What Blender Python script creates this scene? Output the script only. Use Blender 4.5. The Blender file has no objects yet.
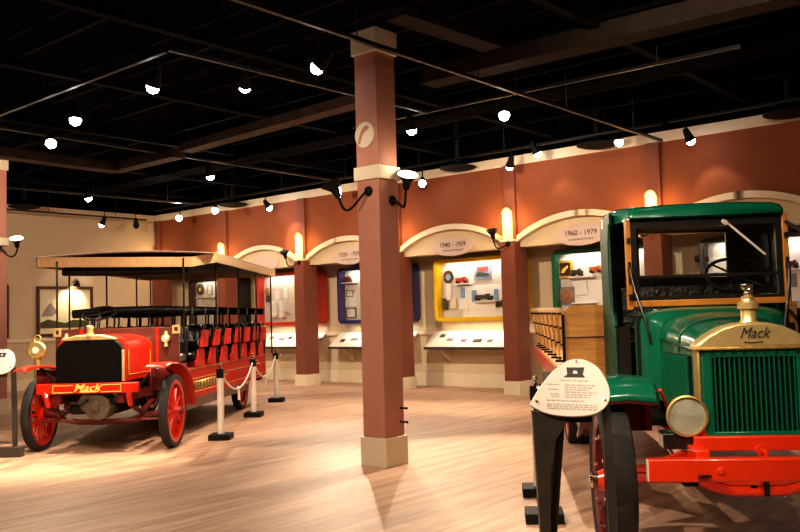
import bpy, bmesh, math, random
from mathutils import Vector, Matrix, Euler
random.seed(7)
SC = bpy.context.scene
COL = SC.collection
PI = math.pi
R = math.radians

# ------------------------------------------------------------------ helpers
class MB:
    """collects shapes; build() links them as ONE mesh object"""
    def __init__(s): s.b = bmesh.new()
    def _x(s, vs, M):
        if M is not None: bmesh.ops.transform(s.b, matrix=M, verts=vs)
    def box(s, c, d, rot=None):
        M = Matrix.Translation(Vector(c))
        if rot: M = M @ Euler(rot).to_matrix().to_4x4()
        M = M @ Matrix.Diagonal((d[0], d[1], d[2], 1))
        bmesh.ops.create_cube(s.b, size=1.0, matrix=M); return s
    def bb(s, x0, x1, y0, y1, z0, z1):
        return s.box(((x0+x1)/2, (y0+y1)/2, (z0+z1)/2), (abs(x1-x0), abs(y1-y0), abs(z1-z0)))
    def cyl(s, p0, p1, r0, r1=None, n=16, cap=True):
        p0 = Vector(p0); p1 = Vector(p1); d = p1-p0
        if r1 is None: r1 = r0
        q = d.to_track_quat('Z', 'Y').to_matrix().to_4x4()
        M = Matrix.Translation((p0+p1)/2) @ q
        bmesh.ops.create_cone(s.b, cap_ends=cap, cap_tris=False, segments=n, radius1=max(r0, 1e-4), radius2=max(r1, 1e-4), depth=d.length, matrix=M); return s
    def bar(s, p0, p1, w, h):
        p0 = Vector(p0); p1 = Vector(p1); d = p1-p0
        q = d.to_track_quat('X', 'Z').to_matrix().to_4x4()
        M = Matrix.Translation((p0+p1)/2) @ q @ Matrix.Diagonal((d.length, w, h, 1))
        bmesh.ops.create_cube(s.b, size=1.0, matrix=M); return s
    def ball(s, c, r, n=12, sc=(1, 1, 1)):
        M = Matrix.Translation(Vector(c)) @ Matrix.Diagonal((sc[0], sc[1], sc[2], 1))
        bmesh.ops.create_uvsphere(s.b, u_segments=n, v_segments=max(6, n//2+2), radius=r, matrix=M); return s
    def tube(s, pts, r, n=8, closed=False):
        pts = [Vector(p) for p in pts]; N = len(pts); rings = []
        up = Vector((0, 0, 1)); prev = None
        for i, p in enumerate(pts):
            if closed: t = pts[(i+1) % N]-pts[i-1]
            else: t = pts[min(i+1, N-1)]-pts[max(i-1, 0)]
            t.normalize()
            if prev is None:
                a = up if abs(t.dot(up)) < .95 else Vector((1, 0, 0))
                u = t.cross(a).normalized()
            else:
                u = (prev-t*prev.dot(t))
                u = u.normalized() if u.length > 1e-6 else t.orthogonal().normalized()
            prev = u; w = t.cross(u)
            rr = r[i] if isinstance(r, (list, tuple)) else r
            rings.append([s.b.verts.new(p+u*math.cos(2*PI*k/n)*rr+w*math.sin(2*PI*k/n)*rr) for k in range(n)])
        for i in range(N if closed else N-1):
            A = rings[i]; B = rings[(i+1) % N]
            for k in range(n): s.b.faces.new((A[k], A[(k+1) % n], B[(k+1) % n], B[k]))
        if not closed:
            s.b.faces.new(rings[0]); s.b.faces.new(rings[-1])
        return s
    def lathe(s, prof, org=(0, 0, 0), axis=(0, 0, 1), n=24, closed=False):
        q = Vector(axis).to_track_quat('Z', 'Y').to_matrix().to_4x4()
        M = Matrix.Translation(Vector(org)) @ q
        rings = []
        for r, h in prof:
            rings.append([s.b.verts.new(M @ Vector((max(r, 1e-4)*math.cos(2*PI*k/n), max(r, 1e-4)*math.sin(2*PI*k/n), h))) for k in range(n)])
        m = len(rings)
        for i in range(m if closed else m-1):
            A = rings[i]; B = rings[(i+1) % m]
            for k in range(n): s.b.faces.new((A[k], A[(k+1) % n], B[(k+1) % n], B[k]))
        if not closed:
            s.b.faces.new(rings[0][::-1]); s.b.faces.new(rings[-1])
        return s
    def prism(s, poly, plane, a, b):
        """polygon (u,v) extruded along the third axis from a to b; plane 'xz','yz','xy'"""
        def P(u, v, w):
            return {'xz': (u, w, v), 'yz': (w, u, v), 'xy': (u, v, w)}[plane]
        A = [s.b.verts.new(P(u, v, a)) for u, v in poly]; B = [s.b.verts.new(P(u, v, b)) for u, v in poly]
        n = len(poly)
        s.b.faces.new(A); s.b.faces.new(B[::-1])
        for i in range(n): s.b.faces.new((A[i], B[i], B[(i+1) % n], A[(i+1) % n]))
        return s
    def frame(s, outer, inner, plane, a, b):
        def P(u, v, w):
            return {'xz': (u, w, v), 'yz': (w, u, v), 'xy': (u, v, w)}[plane]
        n = len(outer)
        V = [[s.b.verts.new(P(u, v, w)) for u, v in L] for L, w in ((outer, a), (outer, b), (inner, a), (inner, b))]
        for i in range(n):
            j = (i+1) % n
            s.b.faces.new((V[0][i], V[0][j], V[1][j], V[1][i])); s.b.faces.new((V[2][i], V[3][i], V[3][j], V[2][j]))
            s.b.faces.new((V[0][i], V[2][i], V[2][j], V[0][j])); s.b.faces.new((V[1][i], V[1][j], V[3][j], V[3][i]))
        return s
    def loft(s, rows, closed=False, capr=False):
        V = [[s.b.verts.new(p) for p in row] for row in rows]
        for i in range(len(V)-1):
            m = len(V[i])
            for k in range(m if closed else m-1):
                s.b.faces.new((V[i][k], V[i][(k+1) % m], V[i+1][(k+1) % m], V[i+1][k]))
        if capr:
            s.b.faces.new(V[0]); s.b.faces.new(V[-1][::-1])
        return s
    def xf(s, M): bmesh.ops.transform(s.b, matrix=M, verts=s.b.verts[:]); return s
    def build(s, name, mat, parent=None, bevel=0, angle=35, solid=0, sub=0):
        bmesh.ops.recalc_face_normals(s.b, faces=s.b.faces[:])
        me = bpy.data.meshes.new(name); s.b.to_mesh(me); s.b.free()
        me.materials.append(mat)
        for p in me.polygons: p.use_smooth = True
        me.set_sharp_from_angle(angle=R(angle))
        o = bpy.data.objects.new(name, me); COL.objects.link(o)
        if parent: o.parent = parent
        if solid:
            m = o.modifiers.new('Solid', 'SOLIDIFY'); m.thickness = solid; m.offset = 0
        if sub:
            m = o.modifiers.new('Sub', 'SUBSURF'); m.levels = sub; m.render_levels = sub
        if bevel:
            m = o.modifiers.new('Bevel', 'BEVEL'); m.width = bevel; m.segments = 2; m.limit_method = 'ANGLE'; m.angle_limit = R(40)
        return o

def tag(o, label=None, cat=None, group=None, kind=None):
    if label: o['label'] = label
    if cat: o['category'] = cat
    if group: o['group'] = group
    if kind: o['kind'] = kind
    return o
def thing(name, label, cat, loc=(0, 0, 0), rz=0, group=None):
    o = bpy.data.objects.new(name, None); COL.objects.link(o)
    o.empty_display_size = .1
    o.location = loc; o.rotation_euler = (0, 0, rz)
    return tag(o, label, cat, group)
def struct(o): o['kind'] = 'structure'; return o
def copy_tree(o, parent=None):
    c = o.copy(); COL.objects.link(c)
    if parent: c.parent = parent
    for ch in list(o.children): copy_tree(ch, c)
    return c
def arcpts(c, r, a0, a1, n, f):
    return [f(c[0]+r*math.cos(R(a0+(a1-a0)*i/n)), c[1]+r*math.sin(R(a0+(a1-a0)*i/n))) for i in range(n+1)]
def rrect(x0, x1, z0, z1, r, n=5):
    P = []
    for cx, cz, a in ((x1-r, z1-r, 0), (x0+r, z1-r, 90), (x0+r, z0+r, 180), (x1-r, z0+r, 270)):
        for i in range(n+1):
            t = R(a+90*i/n); P.append((cx+r*math.cos(t), cz+r*math.sin(t)))
    return P
def ell(cx, cz, a, b, n=40):
    return [(cx+a*math.cos(2*PI*i/n), cz+b*math.sin(2*PI*i/n)) for i in range(n)]

def text_obj(name, txt, size, mat, parent, loc, rot, shear=0, ext=.002, off=0, sx=1, align='CENTER'):
    cu = bpy.data.curves.new(name, 'FONT'); cu.body = txt; cu.size = size; cu.shear = shear
    cu.extrude = ext; cu.offset = off; cu.align_x = align; cu.align_y = 'CENTER'; cu.resolution_u = 4
    t = bpy.data.objects.new(name, cu); COL.objects.link(t)
    dg = bpy.context.evaluated_depsgraph_get(); dg.update()
    me = bpy.data.meshes.new_from_object(t.evaluated_get(dg))
    bpy.data.objects.remove(t); bpy.data.curves.remove(cu)
    me.materials.clear(); me.materials.append(mat); me.name = name
    o = bpy.data.objects.new(name, me); COL.objects.link(o)
    o.location = loc; o.rotation_euler = rot; o.scale = (sx, 1, 1)
    if parent: o.parent = parent
    return o

# ------------------------------------------------------------------ materials
def mat(name, col, rough=.5, metal=0, var=.12, scale=12, bump=0, spec=.5, coat=0, emit=None, estr=0, col2=None, stretch=None):
    m = bpy.data.materials.new(name); m.use_nodes = True
    nt = m.node_tree; N = nt.nodes; L = nt.links
    b = N['Principled BSDF']
    tc = N.new('ShaderNodeTexCoord'); nz = N.new('ShaderNodeTexNoise')
    nz.inputs['Scale'].default_value = scale; nz.inputs['Detail'].default_value = 4
    if stretch:
        mp = N.new('ShaderNodeMapping'); mp.inputs['Scale'].default_value = stretch
        L.new(tc.outputs['Object'], mp.inputs[0]); L.new(mp.outputs[0], nz.inputs['Vector'])
    else: L.new(tc.outputs['Object'], nz.inputs['Vector'])
    rp = N.new('ShaderNodeValToRGB')
    c = Vector(col)
    c2 = Vector(col2) if col2 else c*(1-var*1.6)
    rp.color_ramp.elements[0].position = .3; rp.color_ramp.elements[1].position = .7
    rp.color_ramp.elements[0].color = (*c2, 1)
    hi = c if col2 else c*(1+var*.5)
    rp.color_ramp.elements[1].color = (*[min(1, v) for v in hi], 1)
    L.new(nz.outputs['Fac'], rp.inputs[0]); L.new(rp.outputs[0], b.inputs['Base Color'])
    b.inputs['Roughness'].default_value = rough; b.inputs['Metallic'].default_value = metal
    b.inputs['Specular IOR Level'].default_value = spec
    b.inputs['Coat Weight'].default_value = coat; b.inputs['Coat Roughness'].default_value = .08
    if bump:
        bp = N.new('ShaderNodeBump'); bp.inputs['Strength'].default_value = bump; bp.inputs['Distance'].default_value = .02
        L.new(nz.outputs['Fac'], bp.inputs['Height']); L.new(bp.outputs[0], b.inputs['Normal'])
    if emit:
        b.inputs['Emission Color'].default_value = (*emit, 1); b.inputs['Emission Strength'].default_value = estr
    return m
def glass(name, col=(1, 1, 1), alpha=.12, rough=.03):
    m = bpy.data.materials.new(name); m.use_nodes = True
    nt = m.node_tree; N = nt.nodes; L = nt.links; N.clear()
    o = N.new('ShaderNodeOutputMaterial'); mx = N.new('ShaderNodeMixShader')
    tr = N.new('ShaderNodeBsdfTransparent'); gl = N.new('ShaderNodeBsdfGlossy'); gl.inputs['Roughness'].default_value = rough
    tr.inputs[0].default_value = (*col, 1)
    fr = N.new('ShaderNodeFresnel'); fr.inputs['IOR'].default_value = 1.45
    ml = N.new('ShaderNodeMath'); ml.operation = 'MULTIPLY_ADD'; ml.inputs[1].default_value = .35; ml.inputs[2].default_value = alpha*.1
    L.new(fr.outputs[0], ml.inputs[0]); L.new(ml.outputs[0], mx.inputs[0])
    L.new(tr.outputs[0], mx.inputs[1]); L.new(gl.outputs[0], mx.inputs[2]); L.new(mx.outputs[0], o.inputs[0])
    return m
def floor_mat():
    m = bpy.data.materials.new('plank floor'); m.use_nodes = True
    nt = m.node_tree; N = nt.nodes; L = nt.links; b = N['Principled BSDF']
    tc = N.new('ShaderNodeTexCoord'); mp = N.new('ShaderNodeMapping'); mp.inputs['Rotation'].default_value = (0, 0, PI/2)
    L.new(tc.outputs['Object'], mp.inputs[0])
    br = N.new('ShaderNodeTexBrick'); br.inputs['Scale'].default_value = 1
    br.inputs['Brick Width'].default_value = 1.25; br.inputs['Row Height'].default_value = .13
    br.inputs['Mortar Size'].default_value = .0018; br.inputs['Mortar Smooth'].default_value = .4
    br.inputs['Color1'].default_value = (.62, .41, .285, 1); br.inputs['Color2'].default_value = (.52, .33, .22, 1)
    br.inputs['Mortar'].default_value = (.33, .19, .12, 1); br.offset = .37
    L.new(mp.outputs[0], br.inputs['Vector'])
    mp2 = N.new('ShaderNodeMapping'); mp2.inputs['Scale'].default_value = (7, .55, 1)
    L.new(tc.outputs['Object'], mp2.inputs[0])
    nz = N.new('ShaderNodeTexNoise'); nz.inputs['Scale'].default_value = 1.6; nz.inputs['Detail'].default_value = 6; nz.inputs['Roughness'].default_value = .6
    L.new(mp2.outputs[0], nz.inputs['Vector'])
    rp = N.new('ShaderNodeValToRGB'); rp.color_ramp.elements[0].position = .32; rp.color_ramp.elements[1].position = .68
    rp.color_ramp.elements[0].color = (.68, .64, .64, 1); rp.color_ramp.elements[1].color = (1.12, 1.12, 1.12, 1)
    L.new(nz.outputs['Fac'], rp.inputs[0])
    mx = N.new('ShaderNodeMix'); mx.data_type = 'RGBA'; mx.blend_type = 'MULTIPLY'; mx.inputs[0].default_value = 1
    L.new(br.outputs['Color'], mx.inputs[6]); L.new(rp.outputs[0], mx.inputs[7]); L.new(mx.outputs[2], b.inputs['Base Color'])
    b.inputs['Roughness'].default_value = .5; b.inputs['Specular IOR Level'].default_value = .25
    return m

M = {}
M['floor'] = floor_mat()
M['cream'] = mat('cream wall paint', (.62, .50, .34), .8, var=.03, scale=3)
M['creamtrim'] = mat('cream trim paint', (.72, .62, .46), .6, var=.03, scale=4)
M['terra'] = mat('terracotta wall paint', (.25, .068, .022), .8, var=.06, scale=3)
M['pillar'] = mat('terracotta column paint', (.20, .058, .029), .75, var=.05, scale=5)
M['column'] = mat('rose terracotta column paint', (.47, .215, .155), .7, var=.05, scale=5)
M['darkceil'] = mat('black ceiling paint', (.0012, .0011, .001), .95, var=.2, scale=3, spec=.03)
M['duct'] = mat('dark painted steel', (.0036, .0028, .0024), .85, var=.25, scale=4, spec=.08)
M['ductlit'] = mat('brown painted steel lightened as lit', (.085, .056, .04), .7, var=.2, scale=4, spec=.2)  # lighter brown puts the lamplight on these ducts into their colour
M['ductdim'] = mat('dim brown painted steel', (.028, .019, .014), .8, var=.2, scale=4, spec=.1)  # same brown darkened for ducts in weaker light
M['track'] = mat('track rail black', (.010, .008, .007), .4, var=.1)
M['black'] = mat('black enamel', (.012, .011, .010), .28, var=.1, coat=.3)
M['matte'] = mat('matte black', (.006, .0055, .005), .7, var=.2, spec=.25)
M['leather'] = mat('black tufted leather', (.008, .007, .0065), .3, var=.3, scale=26, bump=.4, spec=.4)
M['rubber'] = mat('worn black rubber', (.022, .019, .018), .75, var=.3, scale=20, bump=.3)
M['busred'] = mat('bus red enamel', (.58, .022, .008), .32, var=.07, scale=5, coat=.15, spec=.35)
M['dkred'] = mat('dark red enamel', (.13, .010, .010), .45, var=.15, scale=5, coat=.2)
M['maroon'] = mat('maroon brown wood panel', (.105, .026, .014), .4, var=.15, scale=7, coat=.3)
M['truckred'] = mat('truck bright red enamel', (.68, .036, .006), .28, var=.05, scale=5, coat=.5)
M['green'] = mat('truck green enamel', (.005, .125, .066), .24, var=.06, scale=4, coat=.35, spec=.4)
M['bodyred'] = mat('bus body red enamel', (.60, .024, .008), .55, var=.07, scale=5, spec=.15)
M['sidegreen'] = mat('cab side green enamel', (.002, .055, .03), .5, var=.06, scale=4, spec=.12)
M['paleoak'] = mat('pale oak stake', (.66, .40, .15), .55, var=.15, scale=5, spec=.2)
M['dkgreen'] = mat('dark green enamel', (.004, .06, .034), .3, var=.1, scale=5, coat=.5)
M['brass'] = mat('polished brass', (.90, .70, .32), .32, .65, var=.12, scale=8)
M['brassd'] = mat('aged brass', (.66, .48, .18), .4, .75, var=.18, scale=10)
M['nickel'] = mat('bright nickel', (.85, .78, .66), .16, 1, var=.05)
M['steel'] = mat('grey cast metal', (.16, .13, .10), .45, .7, var=.2)
M['oak'] = mat('golden oak boards', (.60, .29, .075), .45, var=.2, scale=3, stretch=(1, 1, 9), col2=(.42, .18, .04))
M['oakframe'] = mat('varnished orange oak', (.52, .21, .035), .35, var=.2, scale=5, coat=.3)
M['tan'] = mat('tan canopy wood', (.62, .42, .20), .55, var=.18, scale=14, stretch=(6, 6, 1))
M['canvas'] = mat('grey canopy canvas', (.30, .24, .21), .8, var=.15, scale=6)
M['gold'] = mat('gold leaf paint', (.62, .40, .08), .4, .3, var=.15, scale=30)
M['yellowpaint'] = mat('yellow lettering paint', (.86, .66, .16), .4, var=.05)
M['ink'] = mat('printed black ink', (.03, .025, .025), .6, var=.05)
M['inkgrey'] = mat('printed grey ink', (.28, .24, .22), .7, var=.1)
M['inklight'] = mat('faded grey print', (.42, .37, .33), .7, var=.05)
M['plate'] = mat('white sign plate', (.66, .58, .51), .45, var=.03)
M['oval'] = mat('pale rose sign board', (.60, .46, .40), .6, var=.03)
M['rail'] = mat('white reading rail panel', (.80, .74, .64), .45, var=.03)
M['charcoal'] = mat('charcoal stained wood', (.055, .045, .038), .45, var=.2, scale=10)
M['postwhite'] = mat('white stanchion post', (.78, .70, .62), .5, var=.04)
M['rope'] = mat('white twisted rope', (.82, .78, .70), .8, var=.1, scale=60)
M['caseback'] = mat('pale grey case lining', (.62, .56, .52), .7, var=.04)
M['shelf'] = mat('white case shelf', (.84, .80, .74), .5, var=.03)
M['yellow'] = mat('yellow case enamel', (.80, .52, .01), .35, var=.05, coat=.3)
M['casered'] = mat('red case enamel', (.55, .035, .012), .35, var=.05, coat=.3)
M['blue'] = mat('navy blue case enamel', (.02, .03, .16), .35, var=.08, coat=.3)
M['casegreen'] = mat('green case enamel', (.01, .14, .075), .3, var=.06, coat=.3)
M['caseblack'] = mat('black case enamel', (.013, .012, .013), .35, var=.1, coat=.3)
M['glass'] = glass('clear case glass', alpha=.05)
M['wglass'] = glass('windshield glass', (.93, .95, .93), .2)
M['frame'] = mat('dark mahogany frame', (.075, .02, .012), .4, var=.2, scale=8)
M['picture'] = mat('sepia landscape picture', (.68, .56, .36), .6, scale=3.2, col2=(.20, .14, .075))
M['paper'] = mat('cream paper', (.74, .66, .47), .7, var=.05)
M['white'] = mat('white card', (.84, .80, .74), .6, var=.03)
M['bluecard'] = mat('pale blue card', (.22, .36, .55), .6, var=.15)
M['redink'] = mat('red printed block', (.6, .06, .03), .5, var=.1)
M['copper'] = mat('copper medal', (.62, .34, .20), .35, .6, var=.15)
M['olive'] = mat('olive model paint', (.07, .06, .025), .5, var=.2)
M['orange'] = mat('orange model paint', (.65, .16, .03), .4, var=.1)
M['lens'] = mat('lit lamp lens', (1, 1, 1), .3, var=0, emit=(1, .93, .95), estr=30)
M['lens_hot'] = mat('bright lit lamp lens', (1, 1, 1), .3, var=0, emit=(1, .92, 1), estr=60)
M['lens_dim'] = mat('warm lit lamp disc', (1, .95, .8), .3, var=0, emit=(1, .88, .62), estr=5)
M['sconceglass'] = mat('amber lit glass', (1, .75, .35), .4, var=.03, emit=(1, .60, .22), estr=1.0)
M['lampglass'] = mat('cloudy headlight glass', (.95, .90, .78), .34, .3, var=.2, scale=9, coat=.6)
M['truckcore'] = mat('brown black radiator core', (.030, .019, .015), .9, var=.4, scale=80, bump=.4, spec=.1)
M['core'] = mat('dark radiator core', (.006, .005, .0045), .9, var=.5, scale=90, bump=.4, spec=.1)

# ------------------------------------------------------------------ camera (matched to the photograph)
H = 1.55
f_px, pitch, roll, yaw = 865.43, .0575977, -.0283272, .7021570
cy, sy, cp, sp = math.cos(yaw), math.sin(yaw), math.cos(pitch), math.sin(pitch)
fw = Vector((-sy*cp, cy*cp, sp)); r0 = Vector((cy, sy, 0)); u0 = r0.cross(fw)
rr = r0*math.cos(roll)+u0*math.sin(roll); uu = -r0*math.sin(roll)+u0*math.cos(roll)
cam = bpy.data.cameras.new('camera'); cam.sensor_width = 36; cam.lens = f_px/800*36
co = bpy.data.objects.new('camera', cam); COL.objects.link(co)
co.matrix_world = Matrix(((rr.x, uu.x, -fw.x, 0), (rr.y, uu.y, -fw.y, 0), (rr.z, uu.z, -fw.z, H), (0, 0, 0, 1)))
cam.clip_start = .05; cam.clip_end = 100
SC.camera = co

# ------------------------------------------------------------------ room shell
XL, XR, YB, YF = -20.75, 4.5, 15.0, -4.0      # left wall, right wall, niche back wall, wall behind camera
WY = 14.0                                     # face of the red arcade wall
ZC = 5.3
X0, S = -20.448, 2.8923                       # right edge of pilaster n at X0+n*S
PW = .32
ZB, ZT = 4.367, 4.545                         # red/cream boundary, top of the cream band
struct(MB().bb(XL-.2, XR+.2, YF-.2, YB+.2, -.2, 0).build('floor', M['floor']))
struct(MB().bb(XL-.2, XR+.2, YF-.2, YB+.2, ZC, ZC+.2).build('ceiling', M['darkceil']))
struct(MB().bb(XL-.2, XR+.2, YB, YB+.2, 0, ZC).build('wall_back', M['cream']))
struct(MB().bb(XL-.2, XL, YF, YB, 0, ZC).build('wall_left', M['cream']))
struct(MB().bb(XR, XR+.2, YF, YB, 0, ZC).build('wall_right', M['cream']))
struct(MB().bb(XL, XR, YF-.2, YF, 0, ZC).build('wall_front', M['cream']))
# black upper walls above the cream bands
struct(MB().bb(XL, XR, WY-.03, YB-.001, ZT, ZC).build('trim_1', M['darkceil']))
struct(MB().bb(XL+.001, XL+.05, YF, WY-.03, ZT-.01, ZC).build('trim_2', M['darkceil']))
# arched arcade wall
def arch_z(x, n, off=0):
    a = X0+S*n+.0; b = X0+S*(n+1)-PW
    c = (a+b)/2; hs = (b-a)/2
    rise, spring = .37, 2.95
    Rr = (hs*hs+rise*rise)/(2*rise)
    dx = max(-hs, min(hs, x-c))
    return spring+rise-Rr+math.sqrt(Rr*Rr-dx*dx)+off
def arcade():
    up = MB(); tym = []; band = MB()
    NB = range(0, 8)
    bot = [(XL, 2.94)]
    for n in NB:
        a = X0+S*n; b = X0+S*(n+1)-PW
        bot.append((a-.001, 2.94))
        for i in range(25):
            x = a+(b-a)*i/24; bot.append((x, arch_z(x, n)))
        bot.append((b+.001, 2.94))
        # cream arch moulding
        o = [(a+(b-a)*i/24, arch_z(a+(b-a)*i/24, n, .055)) for i in range(25)]
        q = [(a+(b-a)*i/24, arch_z(a+(b-a)*i/24, n, -.055)) for i in range(25)]
        for i in range(24):
            band.prism([o[i], o[i+1], q[i+1], q[i]], 'xz', WY-.06, WY+.12)
        band.bb(a-.07, a+.05, WY-.05, WY+.1, 2.94, 3.02); band.bb(b-.05, b+.07, WY-.05, WY+.1, 2.94, 3.02)
        # cream tympanum set back under each arch
        t = [(a, 2.80)]+[(a+(b-a)*i/24, arch_z(a+(b-a)*i/24, n)) for i in range(25)]+[(b, 2.80)]
        tym.append(t)
    end = bot[-1][0]
    # strip of quads (convex pieces) for the red face
    for i in range(len(bot)-1):
        (x0, z0), (x1, z1) = bot[i], bot[i+1]
        if x1-x0 < 1e-6: continue
        up.prism([(x0, z0), (x1, z1), (x1, ZB), (x0, ZB)], 'xz', WY, WY+.35)
    struct(up.build('wall_arcade', M['terra'], angle=20))
    bmesh.ops.remove_doubles(band.b, verts=band.b.verts[:], dist=1e-4)
    struct(band.build('trim_3', M['creamtrim']))
    tm = MB()
    for t in tym:
        n = len(t)-2
        for i in range(1, len(t)-2):
            tm.prism([(t[i][0], 2.80), (t[i+1][0], 2.80), t[i+1], t[i]], 'xz', WY+.07, WY+.35)
    struct(tm.build('wall_tympanum', M['cream'], angle=20))
    struct(MB().bb(XL, end, WY-.02, WY+.35, ZB, ZT).build('trim_4', M['creamtrim'], bevel=.005))
arcade()
# small plinth and chair rail mouldings on the niche wall and the left wall
struct(MB().bb(XL, 3, YB-.03, YB, 0, .29).build('baseboard_back', M['creamtrim'], bevel=.008))
struct(MB().bb(XL, XL+.03, YF, YB, 0, .25).build('baseboard_left', M['creamtrim'], bevel=.008))
struct(MB().bb(XL, 3, YB-.05, YB, 1.12, 1.20).build('trim_5', M['creamtrim'], bevel=.008))
struct(MB().bb(XL, XL+.05, YF, YB, 1.16, 1.24).build('trim_6', M['creamtrim'], bevel=.008))

# pilasters carrying the arches
for n in range(0, 8):
    xr = X0+S*n
    p = MB().bb(xr-PW, xr, 13.86, 14.30, .26, 2.90).build('trim_pilaster', M['pillar'], bevel=.004)
    struct(p)
    MB().bb(xr-PW-.022, xr+.022, 13.835, 14.32, 0, .26).build('pilaster_base', M['creamtrim'], p, bevel=.004)
    MB().bb(xr-PW-.004, xr+.004, 13.85, 14.31, 2.90, 2.94).build('pilaster_cap', M['creamtrim'], p, bevel=.004)
    MB().bb(xr-.25, xr, 13.92, 14.01, 2.94, ZB).build('upper_pilaster', M['pillar'], p, bevel=.003)

# free standing columns
def column(name, x1, y0, w, label):
    """x1 = right edge, y0 = front edge of the base block"""
    t = thing(name, label, 'column', (x1-w/2, y0+w/2, 0))
    h = w/2; i = .025
    MB().bb(-h+i, h-i, -h+i, h-i, .28, 4.40).build('shaft', M['column'], t, bevel=.004)
    MB().bb(-h, h, -h, h, 0, .295).build('base_block', M['creamtrim'], t, bevel=.005)
    MB().bb(-h, h, -h, h, 2.995, 3.14).build('neck_band', M['creamtrim'], t, bevel=.005)
    MB().bb(-h, h, -h, h, 4.35, 4.605).build('capital', M['creamtrim'], t, bevel=.005)
    return t
mc = column('column', -5.925, 6.70, .355, 'rose terracotta square column in the middle of the floor with cream base')
md = MB().lathe([(.136, 0), (.14, .012), (.132, .025), (.0, .025)], (-.012, -.153, 3.475), (0, -1, 0), 32).build('medallion', M['creamtrim'], mc)
dog = [(-.10, -.09), (-.065, -.085), (-.03, .0), (.015, .05), (.055, .06), (.085, .095), (.05, .115), (.0, .105), (-.045, .06), (-.085, -.02)]
MB().prism([(-.012+u*.9, 3.475+v*.9-.01) for u, v in dog], 'xz', -.182, -.170).build('emblem', M['column'], md)
column('column.001', -15.25, 6.89, .355, 'square terracotta column cut by the left edge of the picture')
for k, z in ((0, .586), (1, .442)):
    o = MB().cyl((0, 0, 0), (.085, 0, 0), .011, n=10).ball((.088, 0, 0), .015, 8).build('wall_hook', M['matte'])
    o.location = (-5.949, 6.97, z)
    tag(o, ['upper', 'lower'][k]+' of two black pegs low on the right face of the middle column', 'hook')

# ------------------------------------------------------------------ ceiling: ducts, beams, tracks
def beam(name, p0, p1, w, h, m, label, cat):
    o = MB().bar(p0, p1, w, h).build(name, m, bevel=.006); return tag(o, label, cat)
def rail(p0, p1, label):
    t = thing('lighting_track', label, 'lighting track', ((p0[0]+p1[0])/2, (p0[1]+p1[1])/2, p0[2]))
    c = Vector(t.location); a = Vector(p0)-c; b = Vector(p1)-c
    MB().bar(a, b, .045, .04).build('rail', M['track'], t)
    n = max(2, int((b-a).length/2.2))
    for i in range(n+1):
        q = a.lerp(b, (i+.5)/(n+1)); 
        MB().cyl(q, (q.x, q.y, ZC-c.z), .007, n=6).build('hanger', M['track'], t)
    return t
rail((-5.60, 3.0, 4.25), (-5.66, 13.3, 4.25), 'long black lighting track passing in front of the middle column capital')
rail((-12.4, 5.15, 4.30), (-7.34, 5.10, 4.30), 'lighting track at upper left pointing up to a bright corner end')
rail((-7.3, 5.10, 4.31), (-7.2, 9.2, 4.31), 'lighting track leading away from the corner end towards the middle column')
rail((-20.0, 13.45, 4.56), (-5.70, 13.45, 4.56), 'lighting track running along the cream band of the arched red wall')
rail((-5.60, 13.45, 4.57), (1.5, 13.45, 4.57), 'lighting track along the red wall above the green truck')
rail((-20.15, 7.8, 4.32), (-20.15, 13.3, 4.32), 'lighting track along the cream left wall above the framed picture')
rail((-17.6, 5.5, 4.40), (-17.2, 12.9, 4.40), 'lighting track over the back of the red bus running to the far corner')
rail((-12.3, 5.6, 4.42), (-12.6, 12.8, 4.42), 'lighting track crossing above the red bus canopy')
rail((-9.0, 9.6, 4.46), (-3.2, 9.8, 4.46), 'lighting track right of the middle column carrying one lit spotlight')
beam('ceiling_duct', (-13.95, 4.4, 4.40), (-14.10, 8.70, 4.40), .30, .16, M['ductlit'], 'pale brown duct across the upper left with a lit bottom edge', 'duct')
beam('ceiling_duct.001', (-14.2, 8.70, 4.41), (-12.2, 8.70, 4.41), .26, .16, M['ductlit'], 'short brown duct turning right from the pale left duct', 'duct')
beam('ceiling_duct.002', (-12.0, 8.7, 4.46), (-7.7, 8.45, 4.46), .26, .14, M['ductlit'], 'dim brown duct ending behind the middle column', 'duct')
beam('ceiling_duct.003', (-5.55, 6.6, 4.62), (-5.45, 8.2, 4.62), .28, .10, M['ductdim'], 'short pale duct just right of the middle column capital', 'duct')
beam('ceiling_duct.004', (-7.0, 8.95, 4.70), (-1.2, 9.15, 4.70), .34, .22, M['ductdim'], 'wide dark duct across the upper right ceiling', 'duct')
beam('ceiling_duct.005', (-19.6, 11.0, 4.85), (2.8, 11.0, 4.85), .5, .3, M['darkceil'], 'black duct running the length of the room before the arches', 'duct')
lab = ['nearest the camera', 'second in front of the middle column', 'just before the middle column', 'over the bus hood', 'over the bus canopy', 'over the middle of the room',
       'beyond the middle column', 'nearer the arched wall', 'last before the arched wall']
for i, y in enumerate((2.2, 3.6, 5.0, 6.4, 7.6, 8.9, 10.3, 11.8, 12.9)):
    t = thing('ceiling_joist', 'dark steel open web joist '+lab[i], 'ceiling joist', (-8, y, 4.95))
    MB().bb(-12.3, 11.8, -.03, .03, -.11, -.07).build('bottom_chord', M['duct'], t)
    MB().bb(-12.3, 11.8, -.03, .03, .19, .23).build('top_chord', M['duct'], t)
    w = MB(); x = -12.3
    k = 0
    while x < 11.5:
        w.bar((x, 0, -.09 if k % 2 == 0 else .21), (x+.42, 0, .21 if k % 2 == 0 else -.09), .016, .016); x += .42; k += 1
    w.build('web_rods', M['duct'], t)
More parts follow.
